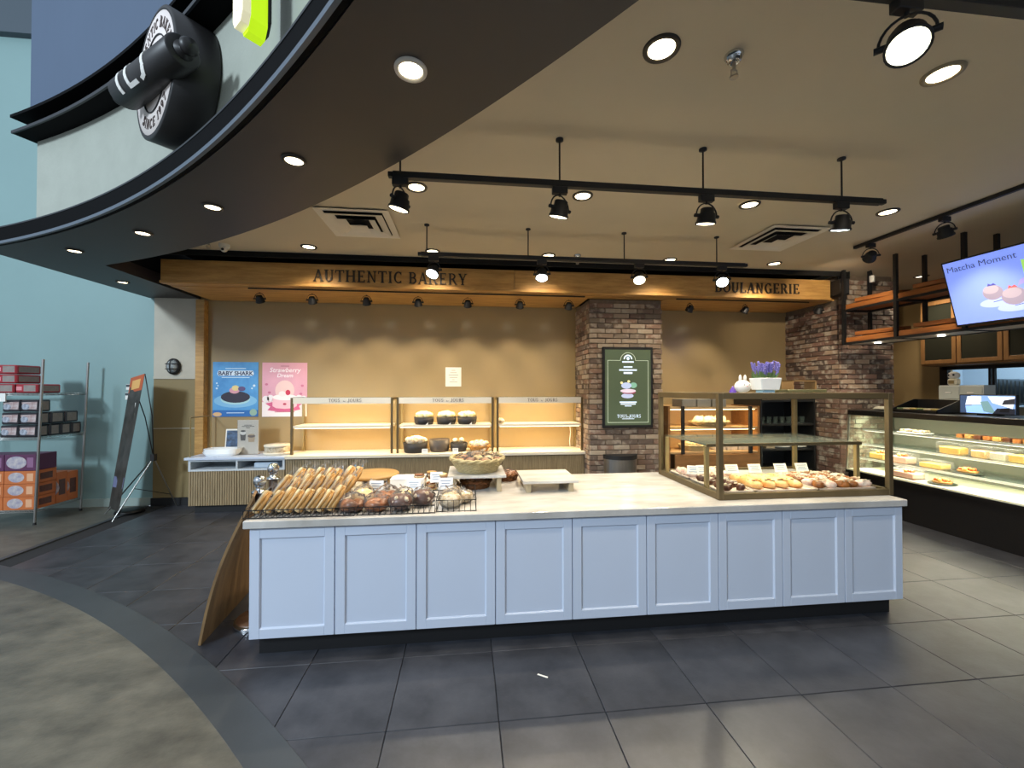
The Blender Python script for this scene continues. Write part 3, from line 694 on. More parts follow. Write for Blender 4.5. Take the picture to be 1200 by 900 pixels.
# leaning brown board at the counter's end
lb = MB(); n = 14; m_ = 8; vs = []
for i in range(n + 1):
    v = i / n
    for k in range(m_ + 1):
        u = k / m_; y = 2.86 + u * .72
        x = -1.695 + (-1.372 + 1.695) * v - .05 * sin(pi * v) * (1 - u * .4) - u * .06 * (1 - v) - .30 * u * v
        z = .004 + v * (.945 - .05 * u)
        vs.append(V((x, y, z)))
w1 = m_ + 1
fs = [(i * w1 + k, i * w1 + k + 1, (i + 1) * w1 + k + 1, (i + 1) * w1 + k) for i in range(n) for k in range(m_)]
off = [p + V((-.016, 0, .004)) for p in vs]; N0 = len(vs)
fs2 = [tuple(reversed([a + N0 for a in f])) for f in fs]
edge = [i * w1 for i in range(n + 1)], [i * w1 + m_ for i in range(n + 1)], list(range(w1)), [n * w1 + k for k in range(w1)]
fe = []
for e in edge:
    for a, b in zip(e, e[1:]): fe.append((a, b, b + N0, a + N0))
lb._add(vs + off, fs + fs2 + fe)
solo('leaning_panel', lb, mat('brown_hardboard', '#8d6f48', 0.6, noise_=(3, .3), stretch=(1, 5, 1), col2='#6d5335', bump=(15, .15)), 'tall bowed brown board leaning against the end of the white counter', 'board', (-1.6, 3.2, 0))
# two stanchions behind it
def stanchion(x, y, h, label):
    t = thing('stanchion_post', label, 'stanchion', (x, y, 0))
    MB().lathe([(.155, 0), (.155, .022), (.148, .03), (.14, .032)], (x, y, 0), 36).build('base_rim', M_chrome, t)
    MB().lathe([(.141, .030), (.135, .042), (.03, .052), (0, .052)], (x, y, 0), 36).build('base_plate', mat('base_brown', '#6b4a34', 0.4), t)
    MB().cyl((x, y, .05), (x, y, h - .12), .03, n=20).build('post', mat('stanchion_brown', '#4a3a30', 0.35), t)
    MB().lathe([(.03, h - .125), (.05, h - .12), (.052, h - .108), (.03, h - .10), (.022, h - .085), (.03, h - .07)], (x, y, 0), 24).build('collar', M_chrome, t)
    MB().ball((x, y, h - .035), .042, 20, 14).build('ball_finial', M_chrome, t)
stanchion(-1.47, 3.13, 1.03, 'chrome ball topped stanchion nearer the camera, behind the leaning brown board')
stanchion(-1.53, 3.47, 1.055, 'chrome ball topped stanchion farther back, behind the leaning brown board')

# ---- wire racks with fence fronts
def wire_rack(x0, x1, y0, y1, z, h, label, step=.033):
    t = thing('wire_rack', label, 'rack', ((x0 + x1) / 2, (y0 + y1) / 2, z))
    f = MB()
    for zz in (.004, h): f.tube([(x0, y0, z + zz), (x1, y0, z + zz), (x1, y1, z + zz), (x0, y1, z + zz)], .0032, 6, True)
    f.build('rim_wires', M_wire, t)
    g = MB(); k = int((x1 - x0) / step)
    for i in range(k + 1):
        x = x0 + (x1 - x0) * i / k
        g.bar((x, y0 - .012, z + .004), (x, y0, z + .004), .003).bar((x, y0, z + .002), (x, y0, z + h), .003).bar((x, y0, z + .004), (x, y1, z + .004), .003).bar((x, y1, z + .002), (x, y1, z + h), .003)
    g.build('cross_wires', M_wire, t)['kind'] = 'stuff'
    return t
wire_rack(-1.365, -.705, 2.70, 2.855, ZT, .052, 'black wire rack full of wrapped bread slices at the counter end')
wire_rack(-.690, -.205, 2.70, 3.10, ZT, .052, 'middle black wire rack holding dark glazed wrapped ring breads')
wire_rack(-.195, .062, 2.72, 3.12, ZT, .075, 'shortest black wire rack holding two flake covered wrapped buns')

# ---- wrapped bread slices leaning in rows
M_bread = mat('pale_baguette', '#ead9ad', 0.7, noise_=(14, .3), col2='#c29654', rnd=.14, bump=(40, .2))
M_crust = mat('crust', '#bb8a48', 0.65, noise_=(18, .3), rnd=.12)
M_choc = mat('chocolate', '#5a301c', 0.35, noise_=(20, .4), rnd=.12)
M_caramel = mat('caramel_bread', '#a8672e', 0.35, noise_=(9, .45), col2='#5c3014', rnd=.15)
M_sugar = mat('powdered', '#e0d6c4', 0.85, noise_=(30, .25), col2='#b39a72', rnd=.05)
M_flake = mat('almond_flakes', '#d8c6a4', 0.7, noise_=(40, .4), col2='#a98a58')
sl = thing('bread_slice', 'wrapped long bread slice standing tilted in the front row of the wire rack', 'bread', (0, 0, 0), 'wrapped bread slices in the front row')
q = MB()
q.poly([(-.045, 0), (.045, 0), (.050, .03), (.046, .12), (.030, .165), (.006, .182), (-.020, .172), (-.042, .13), (-.050, .03)], (-.021, 0, .004), Y1, Z1, X1, .042)
q.build('loaf', M_bread, sl, bevel=0.012)
q = MB().tube([(.014, -.049, .02), (.014, -.045, .12), (.014, -.02, .170), (.014, .006, .180), (.014, .034, .163), (.014, .046, .12), (.014, .049, .02)], .0095, 6)
q.tube([(-.012, -.050, .02), (-.010, -.046, .12), (0, -.02, .172)], .008, 6)
q.build('crust', M_crust, sl)
wr_ = MB()
for sx in (-1, 1): wr_._add([(.024 * sx, -.060, .0), (.024 * sx, .060, .0), (.023 * sx, .058, .13), (.010 * sx, .03, .205), (.004 * sx, .004, .222), (.010 * sx, -.03, .20), (.023 * sx, -.056, .13)], [(0, 1, 2, 3, 4, 5, 6)])
for k in range(4): wr_._add([(.003, .004, .205), (-.003, .004, .205), (.022 * cos(k * 1.7) - .012, .022 * sin(k * 1.7), .258), (.022 * cos(k * 1.7) + .012, .03 * sin(k * 1.7), .250)], [(0, 1, 2, 3)])
wr_.build('wrapper', M_plastic, sl)
def row(n, x0, x1, y, z, rs, label, group, first=False):
    for i in range(n):
        lab_ = 'wrapped long bread slice, %s, %s from the counter end' % (label, ORD[i])
        o = sl if first and i == 0 else dup(sl, group=group)
        o['label'] = lab_
        o.location = (x0 + (x1 - x0) * i / (n - 1) + random.uniform(-.003, .003), y + random.uniform(-.008, .008), z + random.uniform(0, .004))
        o.rotation_euler = (R(-8 + random.uniform(-1.5, 1.5)), R(36 + random.uniform(-2, 2)), R(24 + random.uniform(-2, 2)))
        o.scale = (1.0, random.uniform(.9, 1.05), rs * random.uniform(.88, 1.08))
row(8, -1.335, -.895, 2.775, ZT + .016, .95, 'front row in wire rack', sl['group'], True)
row(7, -1.29, -.86, 2.95, ZT + .075, .85, 'middle row behind wire rack', 'wrapped bread slices in the middle row')
row(7, -1.27, -.86, 3.14, ZT + .095, .85, 'back row propped highest', 'wrapped bread slices in the back row')
MB_ = MB().box(-1.33, -.80, 3.06, 3.30, ZT, ZT + .085).box(-1.33, -.80, 2.87, 3.06, ZT, ZT + .062)
solo('bread_riser', MB_, M_cream, 'low stepped cream riser hidden beneath the back row of bread slices', 'riser', (-1.1, 3.2, ZT), bevel=.004)

def wrapped(x, y, z, kind, r, label, group=None, seed=0):
    """a ring bread or bun inside a crumpled clear bag whose neck sticks up"""
    t = thing('wrapped_bun' if kind != 'ring' else 'wrapped_ring_bread', label, 'bread', (x, y, z), group)
    if kind == 'ring':
        mm = MB(); pts = []
        for k in range(18):
            a = 2 * pi * k / 18; pts.append(V((x + r * .58 * cos(a), y + r * .58 * sin(a) * .92, z + r * .42 + .10 * r * sin(3 * a + seed))))
        mm.tube(pts, [r * (.40 + .05 * sin(5 * k + seed)) for k in range(18)], 8, True)
        mm.build('ring', (M_caramel, M_choc)[seed % 2 if seed > 2 else 0], t)
    elif kind == 'choc':
        MB().ball((x, y, z + r * .62), (r * .92, r * .88, r * .68), 16, 10, .22, seed).build('bun', M_choc, t)
        for k in range(5):
            a = 1.3 * k + seed
            MB().ball((x + r * .5 * cos(a), y - r * .5, z + r * (.75 + .25 * sin(a * 2))), r * .22, 8, 6, .3, k).build('cream_spot', M_sugar, t)
    else:
        MB().ball((x, y, z + r * .55), (r * .95, r * .9, r * .62), 16, 10, .12, seed).build('bun', M_bread if kind == 'plain' else M_sugar, t)
        if kind == 'flake':
            fk = MB()
            for k in range(46):
                a = random.uniform(0, 2 * pi); e = random.uniform(.1, 1.5)
                d = V((cos(a) * sin(e), sin(a) * sin(e), cos(e))); p = V((x, y, z + r * .55)) + V((d.x * r * .97, d.y * r * .92, d.z * r * .64))
                fk.obox(p, d.cross(V((.3, .5, .8))), d.cross(V((-.6, .2, .3))), d, r * .22, r * .13, .003)
            fk.build('flakes', M_flake, t)['kind'] = 'stuff'
    b = MB(); nu, nv = 14, 9; vs = []
    for j in range(nv):
        th = pi * (.08 + .88 * j / (nv - 1))
        for i in range(nu):
            ph = 2 * pi * i / nu; d = V((sin(th) * cos(ph), sin(th) * sin(ph), cos(th)))
            k = 1.10 + .16 * noise.noise(d * 3.1 + V((seed * 5.3 + x * 9, y * 7, 2)))
            vs.append(V((x + d.x * r * k, y + d.y * r * k, z + max(.002, r * .62 + d.z * r * .80 * k))))
    b._add(vs, [(j * nu + i, (j + 1) * nu + i, (j + 1) * nu + (i + 1) % nu, j * nu + (i + 1) % nu) for j in range(nv - 1) for i in range(nu)])
    tp = V((x + r * .3 * sin(seed * 2.1), y + r * .35, z + r * 1.55))
    fr = []
    for i in range(9):
        a = 2 * pi * i / 9; fr.append((x + .12 * r * cos(a), y + .12 * r * sin(a), z + r * 1.33))
    for i in range(9):
        a = 2 * pi * i / 9; q_ = r * (.35 + .18 * sin(a * 3 + seed)); fr.append((tp.x + q_ * cos(a), tp.y + q_ * sin(a) * .6, tp.z + r * .25 * sin(a * 2 + seed)))
    b._add(fr, [(i, (i + 1) % 9, 9 + (i + 1) % 9, 9 + i) for i in range(9)])
    b.build('wrapper', M_plastic, t)
    return t
zr = ZT + .008
wrapped(-.742, 2.80, zr, 'ring', .080, 'wrapped caramel ring bread at the end of the wrapped slices', seed=0)
wrapped(-.590, 2.80, zr, 'ring', .078, 'wrapped ring bread with dark glaze in front of the first price card', seed=1)
wrapped(-.43, 2.80, zr, 'choc', .078, 'wrapped chocolate bun nearest the rack front, with white cream spots', seed=4)
wrapped(-.30, 2.89, zr, 'choc', .080, 'wrapped chocolate bun beside the shortest wire rack', seed=7)
wrapped(-.105, 2.825, zr, 'flake', .078, 'flake covered wrapped bun at the front of the shortest rack', seed=2)
wrapped(-.012, 2.93, zr, 'flake', .058, 'flake covered wrapped bun against the far end of the shortest rack', seed=5)
wrapped(-.72, 3.00, zr, 'plain', .078, 'wrapped plain bun in the second row behind the caramel ring bread', seed=3)
wrapped(-.555, 3.00, zr, 'ring', .078, 'wrapped ring bread in the second row under the price card', seed=6)
wrapped(-.44, 2.99, zr, 'plain', .068, 'pale wrapped bun in the second row behind the chocolate bun', seed=8)
wrapped(-.10, 3.03, zr, 'flake', .062, 'flake covered wrapped bun at the back of the shortest rack', seed=9)
wrapped(-.70, 3.20, zr + .0, 'plain', .068, 'wrapped plain bun in front of the round wooden stand', seed=11)

# ---- round wooden stand, white boards, cookie packs, cards
rs = thing('cake_stand', 'round bamboo stand on two wooden legs behind the wrapped ring breads', 'stand', (-.77, 3.50, ZT))
MB().lathe([(0, ZT + .085), (.205, ZT + .085), (.213, ZT + .092), (.213, ZT + .103), (.205, ZT + .11), (0, ZT + .11)], (-.77, 3.50, 0), 44, sy=1.0).build('round_top', mat('bamboo', '#b58f56', 0.5, noise_=(4, .2), stretch=(1, 12, 1)), rs)
for x in (-.93, -.61): MB().box(x - .016, x + .016, 3.37, 3.63, ZT, ZT + .085).build('leg', mat('bamboo', '#b58f56', 0.5), rs, bevel=.002)
for k in range(3):
    solo('serving_board', MB().box(-.90, -.64, 3.30 + .004 * k, 3.46, ZT + .001 + .019 * k, ZT + .018 + .019 * k), M_paper, 'flat white board under the round bamboo stand, %s of a stack of three' % ('lowest', 'middle', 'topmost')[k], 'board', (-.77, 3.38, ZT + .019 * k), bevel=.002)
wb = thing('paper_box', 'plain white paper box behind the second price card', 'box', (-.45, 3.36, ZT))
MB().box(-.59, -.33, 3.28, 3.46, ZT, ZT + .095).build('body', M_paper, wb, bevel=.002)
MB().box(-.592, -.328, 3.278, 3.462, ZT + .095, ZT + .101).build('lid', M_paper, wb, bevel=.002)
M_card = mat('card_white', '#dfe6ee', 0.6)
M_ctext = mat('card_print', '#8d9cb2', 0.7)
def price_card(x, y, z, wd, hg, label, rz=0.0, tilt=18, lines=3, m=None):
    t = thing('price_card', label, 'price card', (0, 0, 0))
    MB().box(-wd / 2, wd / 2, -.001, .001, 0, hg).build('card', m or M_card, t)
    MB().box(-wd / 2, wd / 2, .0, .03, -.001, .001).build('foot', M_clearbox, t)
    pr = MB()
    for k in range(lines):
        L_ = wd * (.36 - .07 * (k % 2)); zz = hg * (.74 - .22 * k)
        pr.box(-L_, L_, -.0018, -.001, zz - hg * .045, zz + hg * .045)
    pr.build('print', M_ctext, t)['kind'] = 'stuff'
    t.location = (x, y, z); t.rotation_euler = (R(-tilt), 0, R(rz))
    return t
price_card(-.665, 3.12, ZT + .045, .105, .082, 'small pale price card standing before the round bamboo stand', -8)
price_card(-.405, 3.22, ZT + .025, .105, .082, 'small pale price card leaning on the white paper box', -4)
price_card(-.235, 3.283, ZT + .0685, .095, .08, 'small pale price card stuck high on the cookie packs', 6)
price_card(-.155, 3.10, ZT + .055, .105, .085, 'small pale price card between the cookie packs and flake covered buns', 2)
for k in range(8):
    x = -.37 + .10 * (k % 4) * .92; lay = k // 4; y = 3.33 + .10 * (lay if k % 2 else 0)
    z = ZT + .001 + (.066 if lay else 0)
    t = thing('cookie_pack', 'clear pack of brown cookies in the %s layer of the pile before the marble riser' % ('lower', 'upper')[lay], 'cookies', (x, y, z), 'cookie packs in the %s layer' % ('lower', 'upper')[lay])
    for j in range(5): MB().lathe([(0, 0), (.036, 0), (.040, .006), (.036, .011), (0, .012)], (x + random.uniform(-.006, .006), y + random.uniform(-.006, .006), z + .004 + j * .0115), 12).build('cookie', (M_crust, M_bread, M_caramel)[(k + j) % 3], t)
    MB().ball((x, y, z + .033), (.050, .050, .034), 12, 7, .12, k).build('wrapper', M_plastic, t)

# ---- marble risers, basket of bread, brown baskets
def riser(x0, x1, y0, y1, zt, label):
    t = thing('marble_riser', label, 'riser', ((x0 + x1) / 2, (y0 + y1) / 2, ZT))
    MB().box(x0, x1, y0, y1, zt - .022, zt).build('marble_slab', M_marble, t, bevel=.002)
    for x in (x0 + .03, x1 - .07): MB().box(x, x + .035, y0 + .03, y1 - .03, ZT, zt - .022).build('leg', mat('riser_leg', '#b9a888', 0.5), t, bevel=.002)
    return t
riser(-.145, .305, 3.18, 3.60, .985, 'marble riser carrying the large wicker basket of wrapped bread')
riser(.43, .865, 3.12, 3.56, .945, 'empty marble riser standing alone on the middle of the worktop')
M_wick = mat('straw_wicker', '#bfae80', 0.6, noise_=(30, .25), rnd=.04)
M_wickb = mat('brown_wicker', '#7d4c22', 0.55, noise_=(30, .3), rnd=.05)
def basket(x, y, z, r0, r1, h, m, label, weave=10, ns=26, sy=1.0):
    t = thing('wicker_basket', label, 'basket', (x, y, z))
    MB().lathe([(0, .004), (r0 * .98, .004), (r1 * .96, h * .98), (r1 * .985, h * .98), (r0, 0), (0, 0)], (x, y, z), 40, sy=sy).build('shell', m, t)
    wv = MB()
    for k in range(weave):
        f = (k + .5) / weave; rr = r0 + (r1 - r0) * f
        pts = [(x + (rr + .004 * (-1) ** (i + k)) * cos(2 * pi * i / (2 * ns)), y + sy * (rr + .004 * (-1) ** (i + k)) * sin(2 * pi * i / (2 * ns)), z + h * f) for i in range(2 * ns)]
        wv.tube(pts, h / weave * .52, 5, True)
    for i in range(ns):
        a = 2 * pi * i / ns; wv.bar((x + r0 * cos(a), y + sy * r0 * sin(a), z), (x + (r1 + .004) * cos(a + .25), y + sy * (r1 + .004) * sin(a + .25), z + h), .006)
    wv.build('weave', m, t)['kind'] = 'stuff'
    rim = MB()
    for ph in (0, pi): rim.tube([(x + (r1 + .006 * cos(9 * 2 * pi * i / 60 + ph)) * cos(2 * pi * i / 60), y + sy * (r1 + .006 * cos(9 * 2 * pi * i / 60 + ph)) * sin(2 * pi * i / 60), z + h + .008 * sin(9 * 2 * pi * i / 60 + ph)) for i in range(60)], .010, 6, True)
    rim.build('braided_rim', m, t)
    return t
basket(.085, 3.38, .986, .150, .215, .105, M_wick, 'large straw wicker basket heaped with wrapped bread on the marble riser')
for k in range(15):
    a = 2.4 * k; rr = .045 * math.sqrt(k) if k < 14 else .02
    x, y = .085 + rr * cos(a), 3.38 + rr * sin(a); z = .986 + .045 + .045 * (1 - rr / .2)
    t = thing('wrapped_roll', 'small wrapped brown bread roll heaped in the large straw basket', 'bread', (x, y, z), 'wrapped rolls in the straw basket')
    MB().ball((x, y, z + .03), (.046, .034, .03), 12, 8, .12, k).build('roll', (M_crust, M_caramel, M_bread)[k % 3], t)
    b = MB().ball((x, y, z + .032), (.058, .046, .042), 10, 7, .35, k + 30)
    b._add([(x + .03, y, z + .06), (x + .075, y - .02, z + .085), (x + .08, y + .02, z + .095), (x + .07, y + .03, z + .07)], [(0, 1, 2), (0, 2, 3)])
    b.build('wrapper', M_plastic, t)
def brown_basket(x, y, r, label, grp):
    basket(x, y, ZT, r * .86, r, .055, M_wickb, label, 5, 20)
    for k in range(6):
        a = 1.05 * k; xx, yy = x + r * .5 * cos(a), y + r * .5 * sin(a)
        t = thing('wrapped_roll', 'glazed wrapped roll lying in the ' + grp, 'bread', (xx, yy, ZT + .02), 'rolls in the ' + grp)
        MB().ball((xx, yy, ZT + .05), (.042, .036, .030), 10, 7, .15, k).build('roll', M_caramel, t)
        MB().ball((xx, yy, ZT + .052), (.05, .045, .038), 10, 7, .3, k + 9).build('wrapper', M_plastic, t)
brown_basket(.345, 3.64, .105, 'flat brown wicker basket between the two marble risers', 'brown basket between the risers')
brown_basket(.075, 3.40, .12, 'flat brown wicker basket tucked beneath the marble riser', 'brown basket beneath the marble riser')

# ---- glass case on the island
GX0, GX1, GY0, GY1, GZ0, GZ1 = 1.80, 3.205, 2.78, 3.72, ZT, 1.622
gc = thing('glass_display_case', 'bronze framed glass display case at the far end of the island', 'display case', ((GX0 + GX1) / 2, 3.25, ZT))
t_ = .036
for x in (GX0, GX1 - t_):
    for y in (GY0, GY1 - t_): MB().box(x, x + t_, y, y + t_, GZ0, GZ1).build('corner_post', M_brass, gc, bevel=.002)
for z0, z1, nm in ((GZ0, GZ0 + .045, 'bottom_rail'), (GZ1 - .045, GZ1, 'top_rail')):
    for y in (GY0 + .001, GY1 - t_ - .001): MB().box(GX0 + t_, GX1 - t_, y, y + t_, z0, z1).build(nm, M_brass, gc, bevel=.002)
    for x in (GX0 + .001, GX1 - t_ - .001): MB().box(x, x + t_, GY0 + t_, GY1 - t_, z0, z1).build(nm, M_brass, gc, bevel=.002)
MB().box(GX0 + t_ * .6, 2.515, GY0 + .012, GY0 + .018, GZ0 + .04, GZ1 - .04).build('front_pane', M_glass, gc)
MB().box(2.52, GX1 - t_ * .6, GY0 + .012, GY0 + .018, GZ0 + .04, GZ1 - .04).build('front_pane', M_glass, gc)
for x in (GX0 + .012, GX1 - .018): MB().box(x, x + .006, GY0 + t_ * .6, GY1 - t_ * .6, GZ0 + .04, GZ1 - .04).build('side_pane', M_glass, gc)
MB().box(GX0 + .02, GX1 - .02, GY0 + .02, GY1 - .02, GZ1 - .010, GZ1 - .004).build('top_pane', M_glass, gc)
MB().box(GX0 + t_, GX1 - t_, GY0 + t_, GY1 - .05, GZ0 + .001, GZ0 + .03).build('deck', M_marble, gc)
sh = MB().box(1.84, 3.16, 3.00, 3.66, 1.213, 1.225).build('glass_shelf', M_glassg, gc)
MB().box(1.84, 3.16, 2.985, 3.0, 1.205, 1.228).build('shelf_rail', M_brass, gc)
for x in (1.853, 3.145):
    for y in (3.02, 3.655): MB().box(x - .014, x + .014, y - .014, y + .014, GZ0 + .03, 1.205).build('shelf_leg', M_brass2, gc)
lamp('AREA', (2.5, 3.2, 1.60), (2.5, 3.2, 0), 7, (1, .86, .62), 1.1, .05, parent=gc, name='case_strip')
# trays and pastries
zd = ZT + .031
def ptray(x0, x1, y0, y1, label): return solo('pastry_tray', MB().box(x0, x1, y0, y1, zd, zd + .008).box(x0, x1, y0, y0 + .008, zd, zd + .018).box(x0, x1, y1 - .008, y1, zd, zd + .018).box(x0, x0 + .008, y0, y1, zd, zd + .018).box(x1 - .008, x1, y0, y1, zd, zd + .018), mat('tray_pink', '#d8c4b4', 0.5), label, 'tray', ((x0 + x1) / 2, (y0 + y1) / 2, zd))
ptray(1.875, 2.12, 2.84, 3.30, 'shallow tray of chocolate topped pastries in the glass case')
ptray(1.875, 2.30, 3.32, 3.64, 'shallow tray of pink sugared pastries at the back of the glass case')
ptray(2.13, 2.62, 2.84, 3.30, 'shallow tray of long golden breads in the glass case')
ptray(2.64, 3.122, 2.84, 3.30, 'shallow tray of frosted twist pastries in the glass case')
M_gold = mat('golden_bread', '#cf8636', 0.45, noise_=(9, .35), col2='#ecca8c', rnd=.08, sss=.1)
M_drz = mat('drizzle', '#5a3016', 0.4); M_pinkp = mat('pink_pastry', '#d3a08c', 0.7, noise_=(25, .4), col2='#e8ddd0', rnd=.1)
zp = zd + .009
for k in range(4):
    t = thing('long_bread', 'long golden bread with brown drizzle, %s from the chocolate pastries' % ORD[k], 'bread', (2.20 + .11 * k, 3.05, zp))
    x = 2.205 + .108 * k
    MB().ball((x, 3.06, zp + .026), (.053, .19, .044), 14, 12, .12, k, flat=-.024).build('loaf', M_gold, t)
    dz = MB(); pts = [V((x + .034 * (-1) ** i, 2.92 + .022 * i, zp + .056 + .006 * sin(i))) for i in range(13)]
    dz.tube(pts, .0035, 5); dz.build('drizzle', M_drz, t)
def pastry(x, y, m, label, grp, k, s=1.0, top=None):
    t = thing('pastry', label, 'pastry', (x, y, zp), grp)
    a = random.uniform(0, pi)
    mb = MB()
    for i in range(3): mb.ball((x + .022 * (i - 1) * cos(a) * s, y + .022 * (i - 1) * sin(a) * s, zp + .022 * s), (.032 * s, .032 * s, .026 * s), 10, 7, .2, k + i, flat=-.022 * s)
    mb.build('dough', m, t)
    if top:
        f = MB()
        for i in range(5): f.obox((x + random.uniform(-.03, .03) * s, y + random.uniform(-.03, .03) * s, zp + .048 * s), (1, random.uniform(-1, 1), .2), (random.uniform(-1, 1), 1, 0), (0, .2, 1), .018, .012, .004)
        f.build('topping', top, t)['kind'] = 'stuff'
i = 0
for r_ in range(4):
    for c_ in range(2): pastry(1.94 + .11 * c_, 2.90 + .105 * r_, M_choc, 'small chocolate topped pastry on the tray at the near corner of the case', 'chocolate topped pastries', i, top=M_sugar); i += 1
for r_ in range(3):
    for c_ in range(4): pastry(1.94 + .10 * c_, 3.38 + .09 * r_, M_pinkp, 'small pink sugared pastry on the back tray of the glass case', 'pink sugared pastries', i, top=M_sugar); i += 1
for r_ in range(5):
    for c_ in range(5): pastry(2.69 + .095 * c_ + .01 * (r_ % 2), 2.90 + .082 * r_, (M_caramel, M_pinkp, M_caramel)[(r_ + c_) % 3], 'frosted brown twist pastry heaped on the tray at the far end of the case', 'frosted twist pastries', i, 1.15, top=M_sugar); i += 1
cw = mat('card_cream', '#efe6da', 0.7)
for k, (x, lab) in enumerate(((1.99, 'chocolate topped pastries'), (2.25, 'first long golden breads'), (2.46, 'last long golden breads'), (2.70, 'first frosted twists'), (2.90, 'middle of the frosted twists'))):
    price_card(x, 3.28, zp + .045, .115, .075, 'cream price card in the glass case behind the ' + lab, 0, 22, 3, cw)
price_card(1.93, 3.34, zp + .03, .10, .075, 'cream price card in the glass case before the pink pastries', -30, 20, 3, cw)

# ---- on top of the glass case
ZC = GZ1
rb = thing('rabbit_figurine', 'white round rabbit figurine on the glass case beside the lavender', 'figurine', (2.145, 3.0, ZC))
MW = mat('rabbit_white', '#e6e3de', 0.6)
MB().ball((2.145, 3.0, ZC + .048), (.062, .052, .050), 18, 12, flat=-.047).build('body', MW, rb)
for k in (-1, 1):
    MB().ball((2.145 + .020 * k, 3.0, ZC + .110), (.012, .010, .030), 10, 8).build('ear', MW, rb)
    MB().ball((2.145 + .020 * k, 2.951, ZC + .062), .004, 8, 6).build('eye', M_black, rb)
MB().ball((2.145, 2.948, ZC + .050), .005, 8, 6).build('nose', mat('nose_pink', '#d99a9a', 0.6), rb)
solo('purple_gem', MB().lathe([(.028, 0), (.028, .012), (0, .055)], (2.062, 3.0, ZC), 6), mat('gem_purple', '#5a3f9a', 0.25), 'small purple pointed ornament next to the rabbit figurine', 'ornament', (2.062, 3.0, ZC))
lv = thing('lavender_pot', 'purple lavender plant in a square white pot on the glass case', 'potted plant', (2.335, 3.0, ZC))
MB()._add([(2.335 + sx * .075, 3.0 + sy * .06, ZC + .022) for sx, sy in ((-1, -1), (1, -1), (1, 1), (-1, 1))] + [(2.335 + sx * .088, 3.0 + sy * .07, ZC + .115) for sx, sy in ((-1, -1), (1, -1), (1, 1), (-1, 1))], [(3, 2, 1, 0), (4, 5, 6, 7), (0, 1, 5, 4), (1, 2, 6, 5), (2, 3, 7, 6), (3, 0, 4, 7)]).build('pot', mat('pot_white', '#dfe3e6', 0.4), lv, bevel=.004)
MB().box(2.285, 2.385, 2.96, 3.04, ZC, ZC + .024).build('pot_foot', mat('pot_glassy', '#8fb4cc', 0.2), lv)
gl_ = MB(); fl_ = MB()
random.seed(3)
for k in range(70):
    x0, y0 = 2.335 + random.uniform(-.075, .075), 3.0 + random.uniform(-.055, .055); lean = V((x0 - 2.335, y0 - 3.0, 0)) * random.uniform(.2, 1.1)
    p = V((x0, y0, ZC + .11)); q_ = p + lean * .5 + Z1 * random.uniform(.03, .075); w_ = V((random.uniform(-1, 1), random.uniform(-1, 1), 0)).normalized() * .006
    gl_._add([p - w_ * .5, p + w_ * .5, (p + q_) / 2 + w_, q_, (p + q_) / 2 - w_], [(0, 1, 2, 3, 4)])
for k in range(42):
    x0, y0 = 2.335 + random.uniform(-.08, .08), 3.0 + random.uniform(-.055, .055); p = V((x0, y0, ZC + .12)); e = V(((x0 - 2.335) * 1.35 + 2.335, (y0 - 3) * 1.3 + 3, ZC + random.uniform(.20, .245)))
    gl_.bar(p, e, .002)
    for j in range(6): fl_.ball(e - (e - p).normalized() * (.012 * j) + V((random.uniform(-.003, .003), 0, 0)), (.0085 - .0006 * j, .0085, .008), 6, 4)
gl_.build('leaves', mat('leaf_green', '#6f8f58', 0.6, rnd=.1), lv)['kind'] = 'stuff'
fl_.build('flower_spikes', mat('lavender', '#7f78c4', 0.7), lv)['kind'] = 'stuff'
wt_ = thing('wooden_tray', 'small olive tray with a little wooden box frame on the glass case', 'tray', (2.87, 3.3, ZC))
MB().box(2.70, 3.06, 3.2, 3.42, ZC, ZC + .026).build('tray_base', mat('olive_tray', '#5d5a3c', 0.5), wt_, bevel=.003)
for x in (2.775, 2.99): MB().box(x, x + .012, 3.24, 3.36, ZC + .026, ZC + .10).build('side', mat('box_wood', '#93734a', 0.5), wt_)
MB().box(2.775, 3.002, 3.24, 3.36, ZC + .095, ZC + .104).build('top_bar', mat('box_wood', '#93734a', 0.5), wt_)
solo('paper_slip', MB().obox((.436, 2.353, .0012), (.054, -.034, 0), (.034, .054, 0), Z1, .062, .010, .002), M_paper, 'tiny white paper slip lying on the dark floor tiles before the island', 'litter', (.436, 2.353, 0))

# ------------------------------------------------------------------ fluted back counter along the poster wall
def fluted(x0, x1, y, z0, z1, parent, pitch=.030):
    mb = MB().box(x0, x1, y, y + .012, z0, z1); n = int((x1 - x0) / pitch)
    for k in range(n):
        a = x0 + (x1 - x0) * (k + .12) / n; b = x0 + (x1 - x0) * (k + .86) / n
        mb.box(a, b, y - .010, y, z0, z1)
    mb.build('fluted_panel', M_fl, parent)['kind'] = 'stuff'
lc_ = thing('back_cabinet', 'fluted oak base cabinet with two open white cubbies beside the turquoise wall', 'cabinet', (-3.04, 6.12, 0))
MB().box(-3.645, -2.445, 5.895, 6.37, .108, .57).build('carcass', M_fl, lc_)
MB().box(-3.60, -2.445, 5.93, 6.33, 0, .108).build('toe_kick', M_black, lc_)
for a, b in ((-3.65, -3.05), (-3.046, -2.444)): fluted(a, b, 5.882, .108, .565, lc_)
cub = MB().box(-3.65, -2.444, 5.87, 6.37, .562, .585).box(-3.65, -2.444, 5.87, 6.37, .690, .712).box(-3.65, -3.622, 5.87, 6.37, .585, .69).box(-2.472, -2.444, 5.87, 6.37, .585, .69).box(-3.062, -3.040, 5.87, 6.37, .585, .69).box(-3.622, -2.472, 6.34, 6.37, .585, .69)
cub.build('cubby_box', mat('cubby_white', '#c6ccd0', 0.5), lc_)
